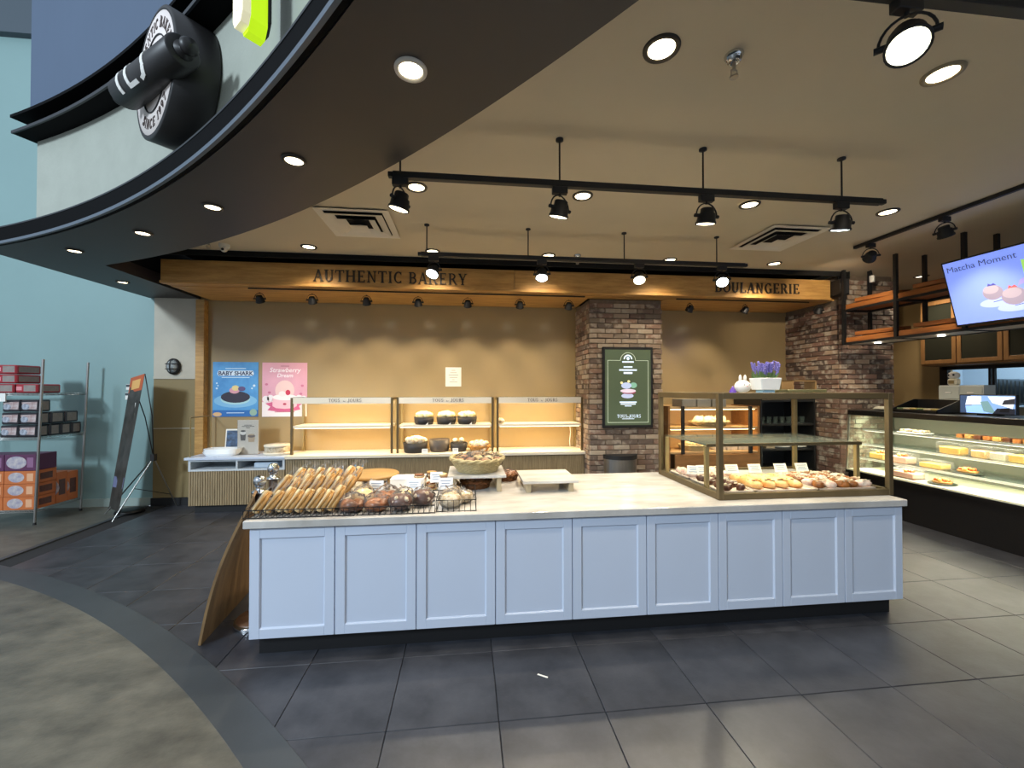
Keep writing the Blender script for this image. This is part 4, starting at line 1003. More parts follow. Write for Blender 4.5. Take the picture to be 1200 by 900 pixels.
solo('worktop', MB().box(-3.69, -2.44, 5.845, 6.385, .7125, .745), M_white, 'white worktop of the cubby cabinet beside the turquoise wall', 'worktop', (-3.05, 6.1, .7125), bevel=.003)
solo('folded_cloth', MB().box(-2.86, -2.56, 5.92, 6.2, .5855, .655), mat('cubby_cloth', '#b9c9d8', 0.7), 'pale folded box inside the second open cubby', 'box', (-2.7, 6.0, .585), bevel=.012)
rc_ = thing('back_cabinet', 'long fluted oak base cabinet beneath the three lit bread shelves', 'cabinet', (-.3, 6.12, 0))
MB().box(-2.435, 1.715, 5.895, 6.37, .108, .70).build('carcass', M_fl, rc_)
MB().box(-2.43, 1.70, 5.93, 6.33, 0, .108).build('toe_kick', M_black, rc_)
for k in range(5): fluted(-2.436 + .83 * k, -2.436 + .83 * (k + 1) - .005, 5.882, .108, .695, rc_)
solo('worktop', MB().box(-2.437, 1.722, 5.845, 6.385, .7025, .745), M_cream, 'long cream worktop under the three lit bread shelves', 'worktop', (-.3, 6.1, .7025), bevel=.003)
M_hdr = mat('header_cream', '#ddd6c8', 0.5)
WS = (1.0, .74, .40)
for n_, (x0, x1, lab) in enumerate(((-2.405, -1.035, 'brass framed bread shelf overlapping the pink poster, both shelves empty'), (-.985, .385, 'brass framed bread shelf holding the black bowls of puffs'), (.43, 1.712, 'brass framed empty bread shelf next to the brick menu pillar'))):
    t = thing('bread_shelf', lab, 'shelf', ((x0 + x1) / 2, 6.15, .745))
    for x in (x0, x1 - .03):
        for y in (5.945, 6.345): MB().box(x, x + .03, y, y + .03, .745, 1.53).build('post', M_brass if y < 6 else M_brass2, t)
        MB().box(x + .003, x + .027, 5.975, 6.345, 1.505, 1.53).build('side_rail', M_brass, t)
    MB().box(x0 + .03, x1 - .03, 5.95, 5.968, 1.447, 1.532).build('header', M_hdr, t)
    MB().box(x0 + .031, x1 - .031, 5.955, 6.36, 1.108, 1.142).build('shelf_board', M_cream, t)
    MB().box(x0 + .031, x1 - .031, 5.952, 6.36, 1.532, 1.538).build('top_glass', M_glassg, t)
    MB().box(x0 + .05, x1 - .05, 5.975, 5.995, 1.449, 1.455).build('light_strip', glow('shelf_led', (1, .80, .45), 4), t)
    MB().box(x0 + .05, x1 - .05, 5.975, 5.995, 1.101, 1.107).build('light_strip', glow('shelf_led', (1, .80, .45), 4), t)
    cx = (x0 + x1) / 2
    serif('header_lettering', 'TOUS', .046, (cx - .11, 5.9495, 1.470), X1, Z1, -Y1, .002, M_txt, t, sp=.1)
    sans('header_lettering', 'les', .03, (cx + .022, 5.9495, 1.472), X1, Z1, -Y1, .002, M_txt, t, shear=.3)
    serif('header_lettering', 'JOURS', .046, (cx + .165, 5.9495, 1.470), X1, Z1, -Y1, .002, M_txt, t, sp=.1)
    lamp('AREA', (cx, 6.02, 1.44), (cx, 6.16, 1.0), 6, WS, x1 - x0 - .15, .03, parent=t, name='shelf_lamp')
    lamp('AREA', (cx, 6.02, 1.095), (cx, 6.16, .6), 6.5, WS, x1 - x0 - .15, .03, parent=t, name='shelf_lamp')

M_bowl = mat('black_bowl', '#2b2726', 0.55); M_bowl2 = mat('grey_bowl', '#4c443e', 0.6)
M_puff = mat('yellow_puff', '#ecd58c', 0.7, noise_=(20, .25), col2='#f3e9c4', rnd=.06)
def bowl(x, y, z, r, h, label, m=M_bowl, fill=0, fm=None, flabel='', grp=''):
    t = thing('bowl', label, 'bowl', (x, y, z))
    MB().lathe([(0, 0), (r * .86, 0), (r * .93, h * .3), (r, h), (r * .94, h), (r * .86, h * .3), (r * .8, .012), (0, .012)], (x, y, z), 28).build('shell', m, t)
    MB().torus((x, y, z + h), r * .97, .006, 28, 6).build('rim', m, t)
    for k in range(fill):
        a = 2.4 * k; rr = r * .72 * math.sqrt((k + .5) / fill)
        p = (x + rr * cos(a), y + rr * sin(a), z + h + .012 + .045 * (1 - rr / r))
        solo('puff', MB().ball(p, (r * .30, r * .28, r * .28), 9, 7, .45, k + x * 3), fm, flabel, 'pastry', p, grp)
for x, lab in ((-.615, 'first'), (-.295, 'second'), (.005, 'third')):
    lab2 = lab + ' black bowl of yellow puffs on the upper shelf'
    bowl(x, 6.08, 1.1425, .145, .10, lab2 + ', counted from the pink poster', M_bowl, 12, M_puff, 'wrapped yellow puff heaped in the %s black bowl on the upper shelf' % lab, 'puffs in the %s upper bowl' % lab)
    price_card(x + .03, 5.925 + .035, 1.1425, .075, .06, 'small white card before the %s black bowl on the upper shelf' % lab, 0, 5, 2, M_paper)
bowl(-.735, 6.06, .7455, .175, .135, 'black bowl of pale wrapped breads on the lower shelf', M_bowl, 9, M_sugar, 'pale wrapped bread in the wide black bowl on the lower shelf', 'breads in the lower black bowl')
bowl(-.395, 6.10, .7455, .15, .17, 'empty dark grey pot between two bowls on the lower shelf', M_bowl2)
bowl(-.115, 6.08, .7455, .125, .12, 'small dark bowl with a single white bread on the lower shelf', M_bowl, 2, M_sugar, 'white wrapped bread in the small dark bowl', 'breads in the small dark bowl')
basket(.185, 6.07, .7455, .11, .152, .075, mat('honey_wicker', '#c08a45', 0.6, noise_=(30, .3)), 'honey wicker basket of white breads on the lower lit shelf', 5, 22)
for k in range(11):
    a = 2.4 * k; rr = .12 * math.sqrt((k + .5) / 11); p = (.185 + rr * cos(a), 6.07 + rr * sin(a), .835 + .04 * (1 - rr / .15))
    solo('white_bread', MB().ball(p, (.046, .04, .038), 9, 7, .35, k), M_sugar, 'white wrapped bread heaped in the honey wicker basket', 'bread', p, 'breads in the honey basket')
price_card(-.59, 5.93, .7455, .085, .06, 'small white card in front of the wide black bowl on the lower shelf', 0, 8, 2, M_paper)
price_card(-.16, 5.935, .7455, .08, .062, 'small white card in front of the small dark bowl', 0, 8, 2, M_paper)
tg = thing('white_bag', 'small white paper bag lying on the upper board of the empty shelf', 'bag', (.47, 6.1, 1.1425))
MB().ball((.50, 6.05, 1.185), (.055, .05, .042), 10, 8, .3, 4, flat=-.042).build('bag', M_sugar, tg)
cb = MB().tube([(1.60, 6.30, 1.10), (1.605, 6.27, .98), (1.585, 6.25, .85), (1.59, 6.24, .748)], .006, 6)
solo('white_cable', cb, M_paper, 'white cable hanging at the pillar end of the empty bread shelf', 'cable', (1.6, 6.27, .748))

# ---- things on the cubby cabinet
ZL = .7455
def tray_bowl(x, y, z, a, b, h, label):
    mb = MB(); n = 28
    def loop(f, zz): return [(x + a * f * math.copysign(abs(cos(2 * pi * i / n)) ** .5, cos(2 * pi * i / n)), y + b * f * math.copysign(abs(sin(2 * pi * i / n)) ** .5, sin(2 * pi * i / n)), zz) for i in range(n)]
    L_ = [loop(.80, z), loop(1.0, z + h), loop(.96, z + h), loop(.77, z + .008)]
    vs = sum(L_, [])
    fs = [(k * n + i, k * n + (i + 1) % n, (k + 1) * n + (i + 1) % n, (k + 1) * n + i) for k in range(3) for i in range(n)]
    mb._add(vs, fs, True); mb._add(L_[0], [tuple(range(n))[::-1]]); mb._add(L_[3], [tuple(range(n))])
    return solo('serving_tray', mb, mat('porcelain', '#dfe2e4', 0.3), label, 'tray', (x, y, z))
for k in range(3): tray_bowl(-3.31 + .006 * k, 6.02, ZL + .001 + .022 * k, .225, .12, .055, 'white rounded serving tray on the cubby cabinet, %s of the stack' % ('lowest', 'middle', 'topmost')[k])
pf = thing('picture_frame', 'small dark framed picture leaning behind the white trays', 'picture', (-3.275, 6.2, ZL))
MB().obox((-3.275, 6.22, ZL + .17), X1, (0, 1, .0), (0, .12, 1), .215, .014, .34).build('frame', M_paper, pf)
MB().obox((-3.275, 6.212, ZL + .17), X1, (0, 1, .0), (0, .12, 1), .185, .003, .30).build('picture', mat('picture_blue', '#4a6a94', 0.5, noise_=(14, .8), col2='#1d2733'), pf)
sgn = thing('acrylic_sign', 'clear standing sign showing two layered coffees on the cubby cabinet', 'sign', (-3.02, 6.08, ZL))
MB().box(-3.155, -2.885, 6.09, 6.096, ZL, ZL + .475).build('sheet', mat('sign_sheet', '#cfc5b5', 0.4), sgn)
MB().box(-3.16, -2.88, 6.04, 6.14, ZL, ZL + .006).build('foot', M_clearbox, sgn)
MB().box(-3.157, -2.883, 6.083, 6.087, ZL, ZL + .48).build('cover', M_clearbox, sgn)
def disc2d(mb, x, z, rx, rz, y, dep=.001, n=20): mb.poly([(rx * cos(2 * pi * i / n), rz * sin(2 * pi * i / n)) for i in range(n)], (x, y, z), X1, Z1, -Y1, dep); return mb
for (x, z, wd, h, c1, c2) in ((-3.085, ZL + .19, .075, .13, '#2a1a12', '#e6e0d6'), (-2.975, ZL + .17, .095, .10, '#b79a74', '#4a2e1c')):
    MB().poly([(-wd * .4, 0), (wd * .4, 0), (wd * .5, h * .75), (-wd * .5, h * .75)], (x, 6.0895, z), X1, Z1, -Y1, .001).build('cup_print', mat('print' + c1, c1, 0.5), sgn)
    disc2d(MB(), x, z + h * .82, wd * .52, h * .22, 6.0893).build('foam_print', mat('print' + c2, c2, 0.5), sgn)
    disc2d(MB(), x, z + h * 1.02, wd * .45, h * .10, 6.0892).build('top_print', mat('print' + c1, c1, 0.5), sgn)
for k, wd in enumerate((.10, .16, .05)): MB().box(-3.02 - wd / 2, -3.02 + wd / 2, 6.0885, 6.09, ZL + .40 - .018 * k, ZL + .408 - .018 * k).build('print_line', M_txt, sgn)
cs = thing('cake_box', 'white round lace patterned cake stand stack beside the standing sign', 'stand', (-2.62, 6.08, ZL))
MB().lathe([(0, 0), (.175, 0), (.18, .02), (.18, .035), (0, .035)], (-2.62, 6.08, ZL), 32).build('lower_plate', M_cream, cs)
MB().lathe([(.165, .035), (.165, .11), (0, .11)], (-2.62, 6.08, ZL), 32).build('drum', mat('lace', '#d8ccb6', 0.6, noise_=(24, .7), col2='#8f7d60'), cs)
MB().lathe([(.17, .11), (.175, .12), (.17, .135), (0, .14)], (-2.62, 6.08, ZL), 32).build('upper_plate', M_cream, cs)
gg = thing('glass_guard', 'thin brass framed glass guard at the wall end of the cubby cabinet', 'screen', (-3.64, 6.0, ZL))
MB().cyl((-3.645, 5.90, ZL), (-3.645, 5.90, 1.27), .008, n=8).cyl((-3.645, 6.33, ZL), (-3.645, 6.33, 1.27), .008, n=8).cyl((-3.645, 5.895, 1.27), (-3.645, 6.335, 1.27), .008, n=8).build('brass_frame', M_brass2, gg)
MB().box(-3.648, -3.643, 5.91, 6.32, ZL + .01, 1.262).build('pane', clear_mat('guard_glass', (.99, .99, .98), .03), gg)

# ---- posters and notices on the tan wall
pb_ = thing('wall_poster', 'blue cake poster headed BABY SHARK on the tan wall', 'poster', (-3.345, 6.395, 1.25))
YP = 6.392
def pm(c): return mat('print' + c, c, 0.55)
MB().box(-3.655, -3.035, YP, YP + .004, 1.25, 2.045).build('sheet', mat('poster_blue', '#3f86c4', 0.5, noise_=(4, .25), col2='#5aa3d8'), pb_)
def pp(mb, name, c, par): return mb.build(name, pm(c), par)
pp(MB().box(-3.655, -3.035, YP - .0005, YP, 1.25, 1.345), 'print_floor', '#2668b0', pb_)
pp(disc2d(MB(), -3.345, 1.48, .295, .10, YP - .0005), 'print_pool', '#7fb8dc', pb_)
pp(disc2d(MB(), -3.345, 1.50, .20, .075, YP - .001), 'print_plate', '#a9cfd8', pb_)
pp(disc2d(MB(), -3.345, 1.535, .20, .085, YP - .0015), 'print_cake', '#2a2436', pb_)
pp(disc2d(MB(), -3.36, 1.63, .07, .045, YP - .002), 'print_rosette', '#d99aa4', pb_)
pp(disc2d(MB(), -3.345, 1.665, .05, .04, YP - .0025), 'print_topping', '#e8cf8a', pb_)
pp(disc2d(MB(), -3.26, 1.655, .05, .035, YP - .0026), 'print_berries', '#5a4a78', pb_)
for k, (x, z, r_) in enumerate(((-3.60, 1.66, .014), (-3.585, 1.70, .010), (-3.60, 1.735, .012), (-3.09, 1.70, .018), (-3.12, 1.66, .012))): pp(disc2d(MB(), x, z, r_, r_, YP - .001, .001, 12), 'print_bubble', '#cfe4f0', pb_)
pp(disc2d(MB(), -3.59, 1.285, .06, .03, YP - .001), 'print_coral', '#d8b080', pb_); pp(disc2d(MB(), -3.10, 1.31, .05, .05, YP - .001), 'print_coral', '#8fae9a', pb_)
MB().poly([(-.235, 0), (.235, 0), (.25, .03), (.235, .075), (-.235, .075), (-.25, .03)], (-3.345, YP, 1.845), X1, Z1, -Y1, .0008).build('print_plaque', pm('#dfe8f0'), pb_)
sans('poster_heading', 'BABY SHARK', .082, (-3.345, YP - .001, 1.853), X1, Z1, -Y1, .0008, pm('#1d2a52'), pb_, bold=.0025)
for z, wd in ((1.945, .14), (1.815, .19), (1.30, .12)): MB().box(-3.345 - wd, -3.345 + wd, YP - .0008, YP, z, z + .010).build('print_line', pm('#cfe4f0'), pb_)
pk = thing('wall_poster', 'pink cake poster headed Strawberry Dream on the tan wall', 'poster', (-2.665, 6.395, 1.245))
MB().box(-2.98, -2.352, YP, YP + .004, 1.245, 2.04).build('sheet', mat('poster_pink', '#e2a4b4', 0.5, noise_=(4, .1)), pk)
cl_ = MB()
for k in range(9): disc2d(cl_, -2.93 + .0663 * k, 1.455 + .025 * (k % 2) + .012 * abs(k - 4), .048, .05, YP - .0002, .0003, 16)
cl_.box(-2.98, -2.352, YP - .0005, YP, 1.245, 1.46)
pp(cl_, 'print_cloud', '#efe3e4', pk)['kind'] = 'stuff'
pp(disc2d(MB(), -2.665, 1.63, .135, .15, YP - .0008, .0004), 'print_dome', '#ecc6c0', pk)
pp(MB().poly([(-.27, .03), (-.20, -.02), (-.24, -.07), (-.1, -.09), (.1, -.09), (.22, -.06), (.20, -.01), (.27, .04), (.1, .06), (-.12, .06)], (-2.665, YP - .0014, 1.41), X1, Z1, -Y1, .0004), 'print_splash', '#cc5c86', pk)
pp(MB().poly([(-.17, 0), (-.12, -.03), (0, -.04), (.12, -.03), (.17, 0), (.17, .13), (-.17, .13)], (-2.665, YP - .002, 1.40), X1, Z1, -Y1, .0004), 'print_cake_side', '#eebcc6', pk)
pp(disc2d(MB(), -2.665, 1.53, .17, .045, YP - .0026, .0004), 'print_cake_top', '#f6ecea', pk)
pp(disc2d(MB(), -2.70, 1.58, .05, .04, YP - .0032, .0004), 'print_cream', '#f4e4e0', pk)
pp(disc2d(MB(), -2.62, 1.60, .034, .04, YP - .0032, .0004), 'print_heart', '#c8324f', pk)
pp(disc2d(MB(), -2.665, 1.43, .025, .016, YP - .0032, .0004), 'print_bow', '#b83a58', pk)
for k, (x, z) in enumerate(((-2.92, 1.72), (-2.42, 1.70), (-2.88, 1.60), (-2.44, 1.58))): pp(disc2d(MB(), x, z, .022, .018, YP - .0008, .0004, 12), 'print_berry', '#c9708a', pk)
sans('poster_heading', 'Strawberry', .095, (-2.665, YP - .001, 1.90), X1, Z1, -Y1, .0006, pm('#f8eef0'), pk, shear=.2, bold=.001)
sans('poster_heading', 'Dream', .08, (-2.665, YP - .001, 1.825), X1, Z1, -Y1, .0006, pm('#f8eef0'), pk, shear=.2, bold=.001)
for z, wd in ((1.985, .06), (1.31, .14)): MB().box(-2.665 - wd, -2.665 + wd, YP - .0008, YP, z, z + .009).build('print_line', pm('#a8546a'), pk)
nt_ = thing('wall_notice', 'small white printed notice alone on the tan wall above the bowls', 'notice', (-.2, 6.395, 1.69))
MB().box(-.325, -.085, YP, YP + .003, 1.69, 1.985).build('sheet', M_paper, nt_)
for k, wd in enumerate((.03, .05, .075, .06, .02, .06)): MB().box(-.205 - wd, -.205 + wd, YP - .0008, YP, 1.935 - .036 * k, 1.942 - .036 * k).build('print_line', mat('print_grey', '#8a8580', 0.6), nt_)
# bulkhead lamp on the plaster strip
bl = thing('bulkhead_lamp', 'black oval caged wall lamp on the pale plaster strip', 'wall lamp', (-4.15, 6.34, 1.97))
oc = (-4.15, 6.358, 1.972)
MB().lathe([(.115, 0), (.115, -.03), (.10, -.045), (.09, -.045)], oc, 28, Y1, sx=.78).build('base_ring', M_black, bl)
MB().ball((oc[0], oc[1] - .035, oc[2]), (.072, .05, .092), 18, 12).build('glass', mat('lamp_glass', '#8f9698', 0.2), bl)
cg = MB(); cg.tube([(oc[0], oc[1] - .04 - .058 * sin(pi * i / 12), oc[2] - .105 * cos(pi * i / 12)) for i in range(13)], .006, 6)
for zz in (-.035, .035): cg.tube([(oc[0] - .085 * cos(pi * i / 12), oc[1] - .04 - .055 * sin(pi * i / 12), oc[2] + zz) for i in range(13)], .006, 6)
cg.build('cage', M_black, bl)

# ---- menu screen on the brick pillar, bin below it
ms = thing('menu_screen', 'upright green menu screen in a black frame on the brick pillar', 'screen', (2.275, 5.66, 1.10))
MB().box(1.905, 2.645, 5.622, 5.664, 1.102, 2.248).build('housing', M_black, ms, bevel=.004)
YS = 5.6215
MB().box(1.94, 2.61, YS - .001, YS + .001, 1.14, 2.21).build('display', glow('screen_green', lin('#4d5843'), 0.42), ms)
M_sl = glow('screen_line', lin('#b9c4ae'), 0.4); M_sw = glow('screen_white', lin('#d4e2f4'), .6); M_sb2 = glow('screen_bread', lin('#a9b0d0'), .9)
lf = MB(); x0, x1, z0, z1 = 1.975, 2.575, 1.175, 2.06
lf.box(x0, x0 + .007, YS - .002, YS - .001, z0, z1).box(x1 - .007, x1, YS - .002, YS - .001, z0, z1).box(x0, x1, YS - .002, YS - .001, z0, z0 + .007).box(x0, 2.16, YS - .002, YS - .001, z1 - .007, z1).box(2.39, x1, YS - .002, YS - .001, z1 - .007, z1)
lf.poly([(.115 * cos(pi * i / 20), .115 * sin(pi * i / 20)) for i in range(21)] + [(.107 * cos(pi * (20 - i) / 20), .107 * sin(pi * (20 - i) / 20)) for i in range(21)], (2.275, YS - .001, z1 - .004), X1, Z1, -Y1, .001)
lf.build('screen_border', M_sl, ms)['kind'] = 'stuff'
MB().poly([(.065 * cos(pi * i / 16), .065 * sin(pi * i / 16)) for i in range(17)] + [(.045 * cos(pi * (16 - i) / 16), .045 * sin(pi * (16 - i) / 16)) for i in range(17)], (2.275, YS - .001, 2.075), X1, Z1, -Y1, .001).build('screen_arch', M_sw, ms)
disc2d(MB(), 2.275, 2.085, .022, .024, YS - .001).build('screen_emblem', M_sw, ms)
for nm, z, wd, h in (('screen_text', 2.025, .085, .022), ('screen_text', 1.955, .065, .02), ('screen_text', 1.91, .13, .022), ('screen_text', 1.865, .065, .028), ('screen_text', 1.455, .125, .02), ('screen_text', 1.43, .11, .018), ('screen_text', 1.405, .05, .012), ('screen_text', 1.225, .09, .008)):
    MB().box(2.275 - wd, 2.275 + wd, YS - .002, YS - .001, z, z + h).build(nm, M_sw, ms)
serif('screen_text', 'TOUS', .045, (2.185, YS - .001, 1.245), X1, Z1, -Y1, .001, M_sw, ms); sans('screen_text', 'les', .035, (2.275, YS - .001, 1.247), X1, Z1, -Y1, .001, M_sw, ms)
serif('screen_text', 'JOURS', .045, (2.375, YS - .001, 1.245), X1, Z1, -Y1, .001, M_sw, ms)
for (x, z, rx, rz, c) in ((2.25, 1.70, .075, .045, '#b4bfe0'), (2.355, 1.705, .05, .04, '#7fae98'), (2.275, 1.625, .115, .028, '#d8c8d8'), (2.29, 1.60, .10, .020, '#8a3a52'), (2.265, 1.555, .09, .035, '#b8c0de'), (2.18, 1.74, .02, .018, '#e8dca0'), (2.285, 1.76, .02, .018, '#e8dca0')):
    disc2d(MB(), x, z, rx, rz, YS - .001, .001 + .0002 * (rx * 10)).build('screen_picture', glow('scr' + c, lin(c), .5), ms)
bn = thing('waste_bin', 'half round stainless waste bin at the foot of the brick menu pillar', 'bin', (2.125, 5.45, 0))
pr_ = [(.23 * cos(pi * i / 16), -.20 * sin(pi * i / 16)) for i in range(17)]
MB().poly(pr_, (2.125, 5.56, .02), X1, Y1, Z1, .67).build('body', M_steel, bn)
MB().poly([(p[0] * 1.04, p[1] * 1.04) for p in pr_], (2.125, 5.56, .69), X1, Y1, Z1, .055).build('lid', M_black, bn)
MB().poly([(p[0] * 1.02, p[1] * 1.02) for p in pr_], (2.125, 5.56, 0), X1, Y1, Z1, .02).build('base', M_black, bn)

# ------------------------------------------------------------------ bread rack and dark drinks shelf seen through the glass case
M_rkw = mat('rack_wood', '#96683a', 0.5, noise_=(4, .3), stretch=(1, 6, 6)); M_rkl = mat('rack_board', '#b59468', 0.5)
br = thing('bread_rack', 'wooden bread rack with black posts against the wall between the brick pillars', 'rack', (3.6, 6.1, 0))
MB().box(2.92, 2.95, 5.72, 6.37, 0, 1.40).build('side_panel', M_rkw, br); MB().box(4.33, 4.36, 5.72, 6.37, 0, 1.40).build('side_panel', M_rkw, br)
MB().box(2.95, 4.33, 6.34, 6.37, 0, 1.40).build('back_panel', M_rkl, br)
for z in (.30, .70, 1.06, 1.355): MB().box(2.951, 4.329, 5.73, 6.34, z, z + .028).build('shelf_board', M_rkl, br)
for k in range(2): MB().box(3.02 + .66 * k, 3.66 + .66 * k, 5.70, 5.73, .36, .69).build('drawer_front', M_rkw, br, bevel=.003)
for x in (3.14, 4.20): MB().box(x - .02, x + .02, 5.69, 5.73, .70, 1.40).build('post', M_black, br)
for z in (1.05, 1.345):  # strips and lamps added as fill to brighten the bread rack
    MB().box(2.98, 4.30, 5.75, 5.77, z - .002, z + .009).build('light_strip', glow('shelf_led', (1, .80, .45), 4), br)
    lamp('AREA', (3.64, 5.78, z - .012), (3.64, 5.92, z - .4), 5, WS, 1.25, .03, parent=br, name='rack_fill_lamp')
for k in range(3): 
    x = 3.18 + .24 * k
    solo('grey_bin', MB().box(x, x + .22, 5.80, 6.10, 1.384, 1.50), mat('bin_grey', '#7a7872', 0.6), 'grey storage bin on the top board of the wooden bread rack, %s from menu pillar' % ORD[k], 'bin', (x + .11, 5.95, 1.384), bevel=.006)
basket(3.68, 5.93, 1.0885, .22, .30, .07, M_wick, 'shallow straw basket of bagged bread on the upper board of the bread rack', 5, 24, .68)
for k in range(6): 
    p = (3.48 + .08 * k, 5.90 + .05 * (k % 2), 1.17)
    solo('bread_bag', MB().ball(p, (.08, .065, .075), 10, 8, .5, k), mat('bag_pale', '#d9cbb0', 0.5), 'pale bagged bread heaped in the shallow straw basket on the rack', 'bread', p, 'bagged breads on the rack')
basket(3.42, 5.92, .7285, .17, .22, .08, M_wick, 'straw basket of baguettes on the middle board of the bread rack', 5, 22, .75)
for k in range(5):
    p = (3.32 + .05 * k, 5.92, .83)
    solo('baguette', MB().ball(p, (.032, .15, .03), 10, 10, .2, k), M_bread, 'baguette lying in the straw basket on the middle rack board', 'bread', p, 'baguettes on the rack')
for k in range(3):
    x = 3.70 + .19 * k
    solo('bread_box', MB().box(x, x + .17, 5.80, 6.0, .7285, .83), mat('box_pale', '#cdbfae', 0.6, noise_=(12, .4)), 'pale bread box on the middle rack board beside the baguettes, %s from the basket' % ORD[k], 'box', (x + .08, 5.9, .7285), bevel=.008)
M_dk = mat('dark_steel', '#1e1f20', 0.4)
ds = thing('drinks_shelf', 'dark open drinks shelf between the bread rack and whitewashed pillar', 'shelf', (4.82, 6.1, 0))
MB().box(4.40, 5.30, 6.34, 6.38, 0, 1.52).build('back_panel', M_dk, ds)
for x in (4.40, 5.275): MB().box(x, x + .025, 5.75, 6.34, 0, 1.52).build('side_panel', M_dk, ds)
for z in (.40, .72, 1.10, 1.46): MB().box(4.425, 5.275, 5.76, 6.34, z, z + .025).build('shelf_board', M_dk, ds)
for k in range(7):
    x = 4.50 + .11 * k
    solo('drinking_glass', MB().lathe([(.03, 0), (.037, .10), (.034, .10), (.028, .006), (0, .006)], (x, 5.85, 1.1255), 16), M_glassg, 'clear drinking glass on the dark drinks shelf, %s from the bread rack' % ORD[k], 'glass', (x, 5.85, 1.1255), 'glasses on the drinks shelf')
kb = thing('kraft_bag', 'small kraft paper bag standing on the dark drinks shelf', 'bag', (4.62, 5.86, .7455))
MB().box(4.55, 4.69, 5.83, 5.91, .7455, .92).build('bag', mat('kraft', '#a8977a', 0.7), kb); MB().box(4.57, 4.67, 5.83, 5.91, .92, .955).build('folded_top', mat('kraft', '#a8977a', 0.7), kb)
for k in range(2): solo('white_plate', MB().lathe([(0, 0), (.08, 0), (.13, .015), (.125, .02), (0, .008)], (4.88 + .28 * k, 5.95, .7455), 24), M_paper, 'white plate on the dark drinks shelf, %s from the kraft bag' % ORD[k], 'plate', (4.88 + .28 * k, 5.95, .7455))

# ------------------------------------------------------------------ refrigerated pastry case along the right-hand side
M_case = mat('case_black', '#0e0e10', 0.35); M_deck = mat('case_deck', '#d9d6bf', 0.35)
PX0, PX1, PY0, PY1 = 5.40, 6.22, 2.45, 5.355
pc_ = thing('pastry_case', 'long black refrigerated pastry case with lit glass shelves', 'display case', (5.8, 3.9, 0))
MB().box(PX0 + .04, PX1, PY0, PY1 - .01, 0, .47).build('base', M_case, pc_)
MB().box(PX0, PX1, PY0, PY1, .47, .505).build('base_trim', M_case, pc_)
MB().box(PX0, PX1 - .06, PY0, PY1 - .02, .505, .522).build('deck', M_deck, pc_)
MB().box(PX1 - .05, PX1, PY0, PY1, .505, 1.285).build('back_panel', mat('case_back', '#76766a', 0.25), pc_)
MB().box(5.44, PX1, PY0, PY1, 1.285, 1.352).build('top_slab', M_case, pc_, bevel=.004)
MB()._add([(5.405, PY0, .522), (5.405, PY1 - .02, .522), (5.455, PY1 - .02, 1.285), (5.455, PY0, 1.285), (5.411, PY0, .522), (5.411, PY1 - .02, .522), (5.461, PY1 - .02, 1.285), (5.461, PY0, 1.285)], [(0, 1, 2, 3), (7, 6, 5, 4), (0, 4, 5, 1), (1, 5, 6, 2), (2, 6, 7, 3), (3, 7, 4, 0)]).build('front_pane', M_glass, pc_)
MB().box(5.42, PX1 - .05, PY1 - .018, PY1 - .012, .522, 1.285).build('end_pane', M_glassg, pc_)
MB().bar((5.408, PY1 - .012, .522), (5.458, PY1 - .012, 1.285), .02).build('end_frame', M_steel, pc_)
for z, xf in ((.672, 5.55), (.865, 5.62), (1.065, 5.66)):
    s_ = MB().box(xf, PX1 - .06, PY0, PY1 - .03, z, z + .010).build('glass_shelf', M_glassg, pc_)
    MB().box(xf - .008, xf + .002, PY0, PY1 - .03, z - .006, z + .016).build('edge_strip', mat('strip_pale', '#f2f0e4', 0.35), s_)
    MB().box(xf + .02, xf + .04, PY0, PY1 - .03, z - .012, z - .001).build('led_bar', M_led, s_)
    lamp('AREA', (xf + .05, (PY0 + PY1) / 2, z - .02), (xf + .12, (PY0 + PY1) / 2, 0), 9, (1, .93, .72), PY1 - PY0 - .1, .03, parent=pc_, name='case_led') if False else None
for z, xf, e in ((.66, 5.56, 9), (.853, 5.63, 9), (1.053, 5.67, 9), (1.28, 5.60, 14)):
    l = lamp('AREA', (xf + .06, (PY0 + PY1) / 2, z), (xf + .10, (PY0 + PY1) / 2, 0), e, (1, .93, .70), .03, PY1 - PY0 - .1, name='case_led')
    l.rotation_euler = (0, R(-8), 0); l.parent = pc_; l.location = V((xf + .06, (PY0 + PY1) / 2, z)) - wloc(pc_)
M_plate = mat('plate_black', '#26302a', 0.3); M_fruit = mat('fruit_orange', '#d9622a', 0.3, rnd=.12); M_yel = mat('sponge_yellow', '#e0b458', 0.6); M_pink = mat('cream_pink', '#dcae98', 0.6)
def fruits(p, r, par, n=7):
    for k in range(n):
        a = 2.4 * k; rr = r * math.sqrt((k + .4) / n)
        MB().ball((p[0] + rr * cos(a), p[1] + rr * sin(a), p[2] + .012 + .014 * (1 - rr / r)), .020, 8, 6).build('fruit', (M_fruit, M_yel, M_fruit)[k % 3], par)
def tart(p, label):
    t = thing('fruit_tart', label, 'tart', p)
    MB().lathe([(0, 0), (.09, 0), (.13, .014), (.125, .018), (0, .008)], p, 28).build('plate', M_plate, t)
    MB().lathe([(0, .010), (.075, .010), (.09, .035), (0, .035)], p, 24).build('crust', M_crust, t)
    fruits((p[0], p[1], p[2] + .035), .062, t)
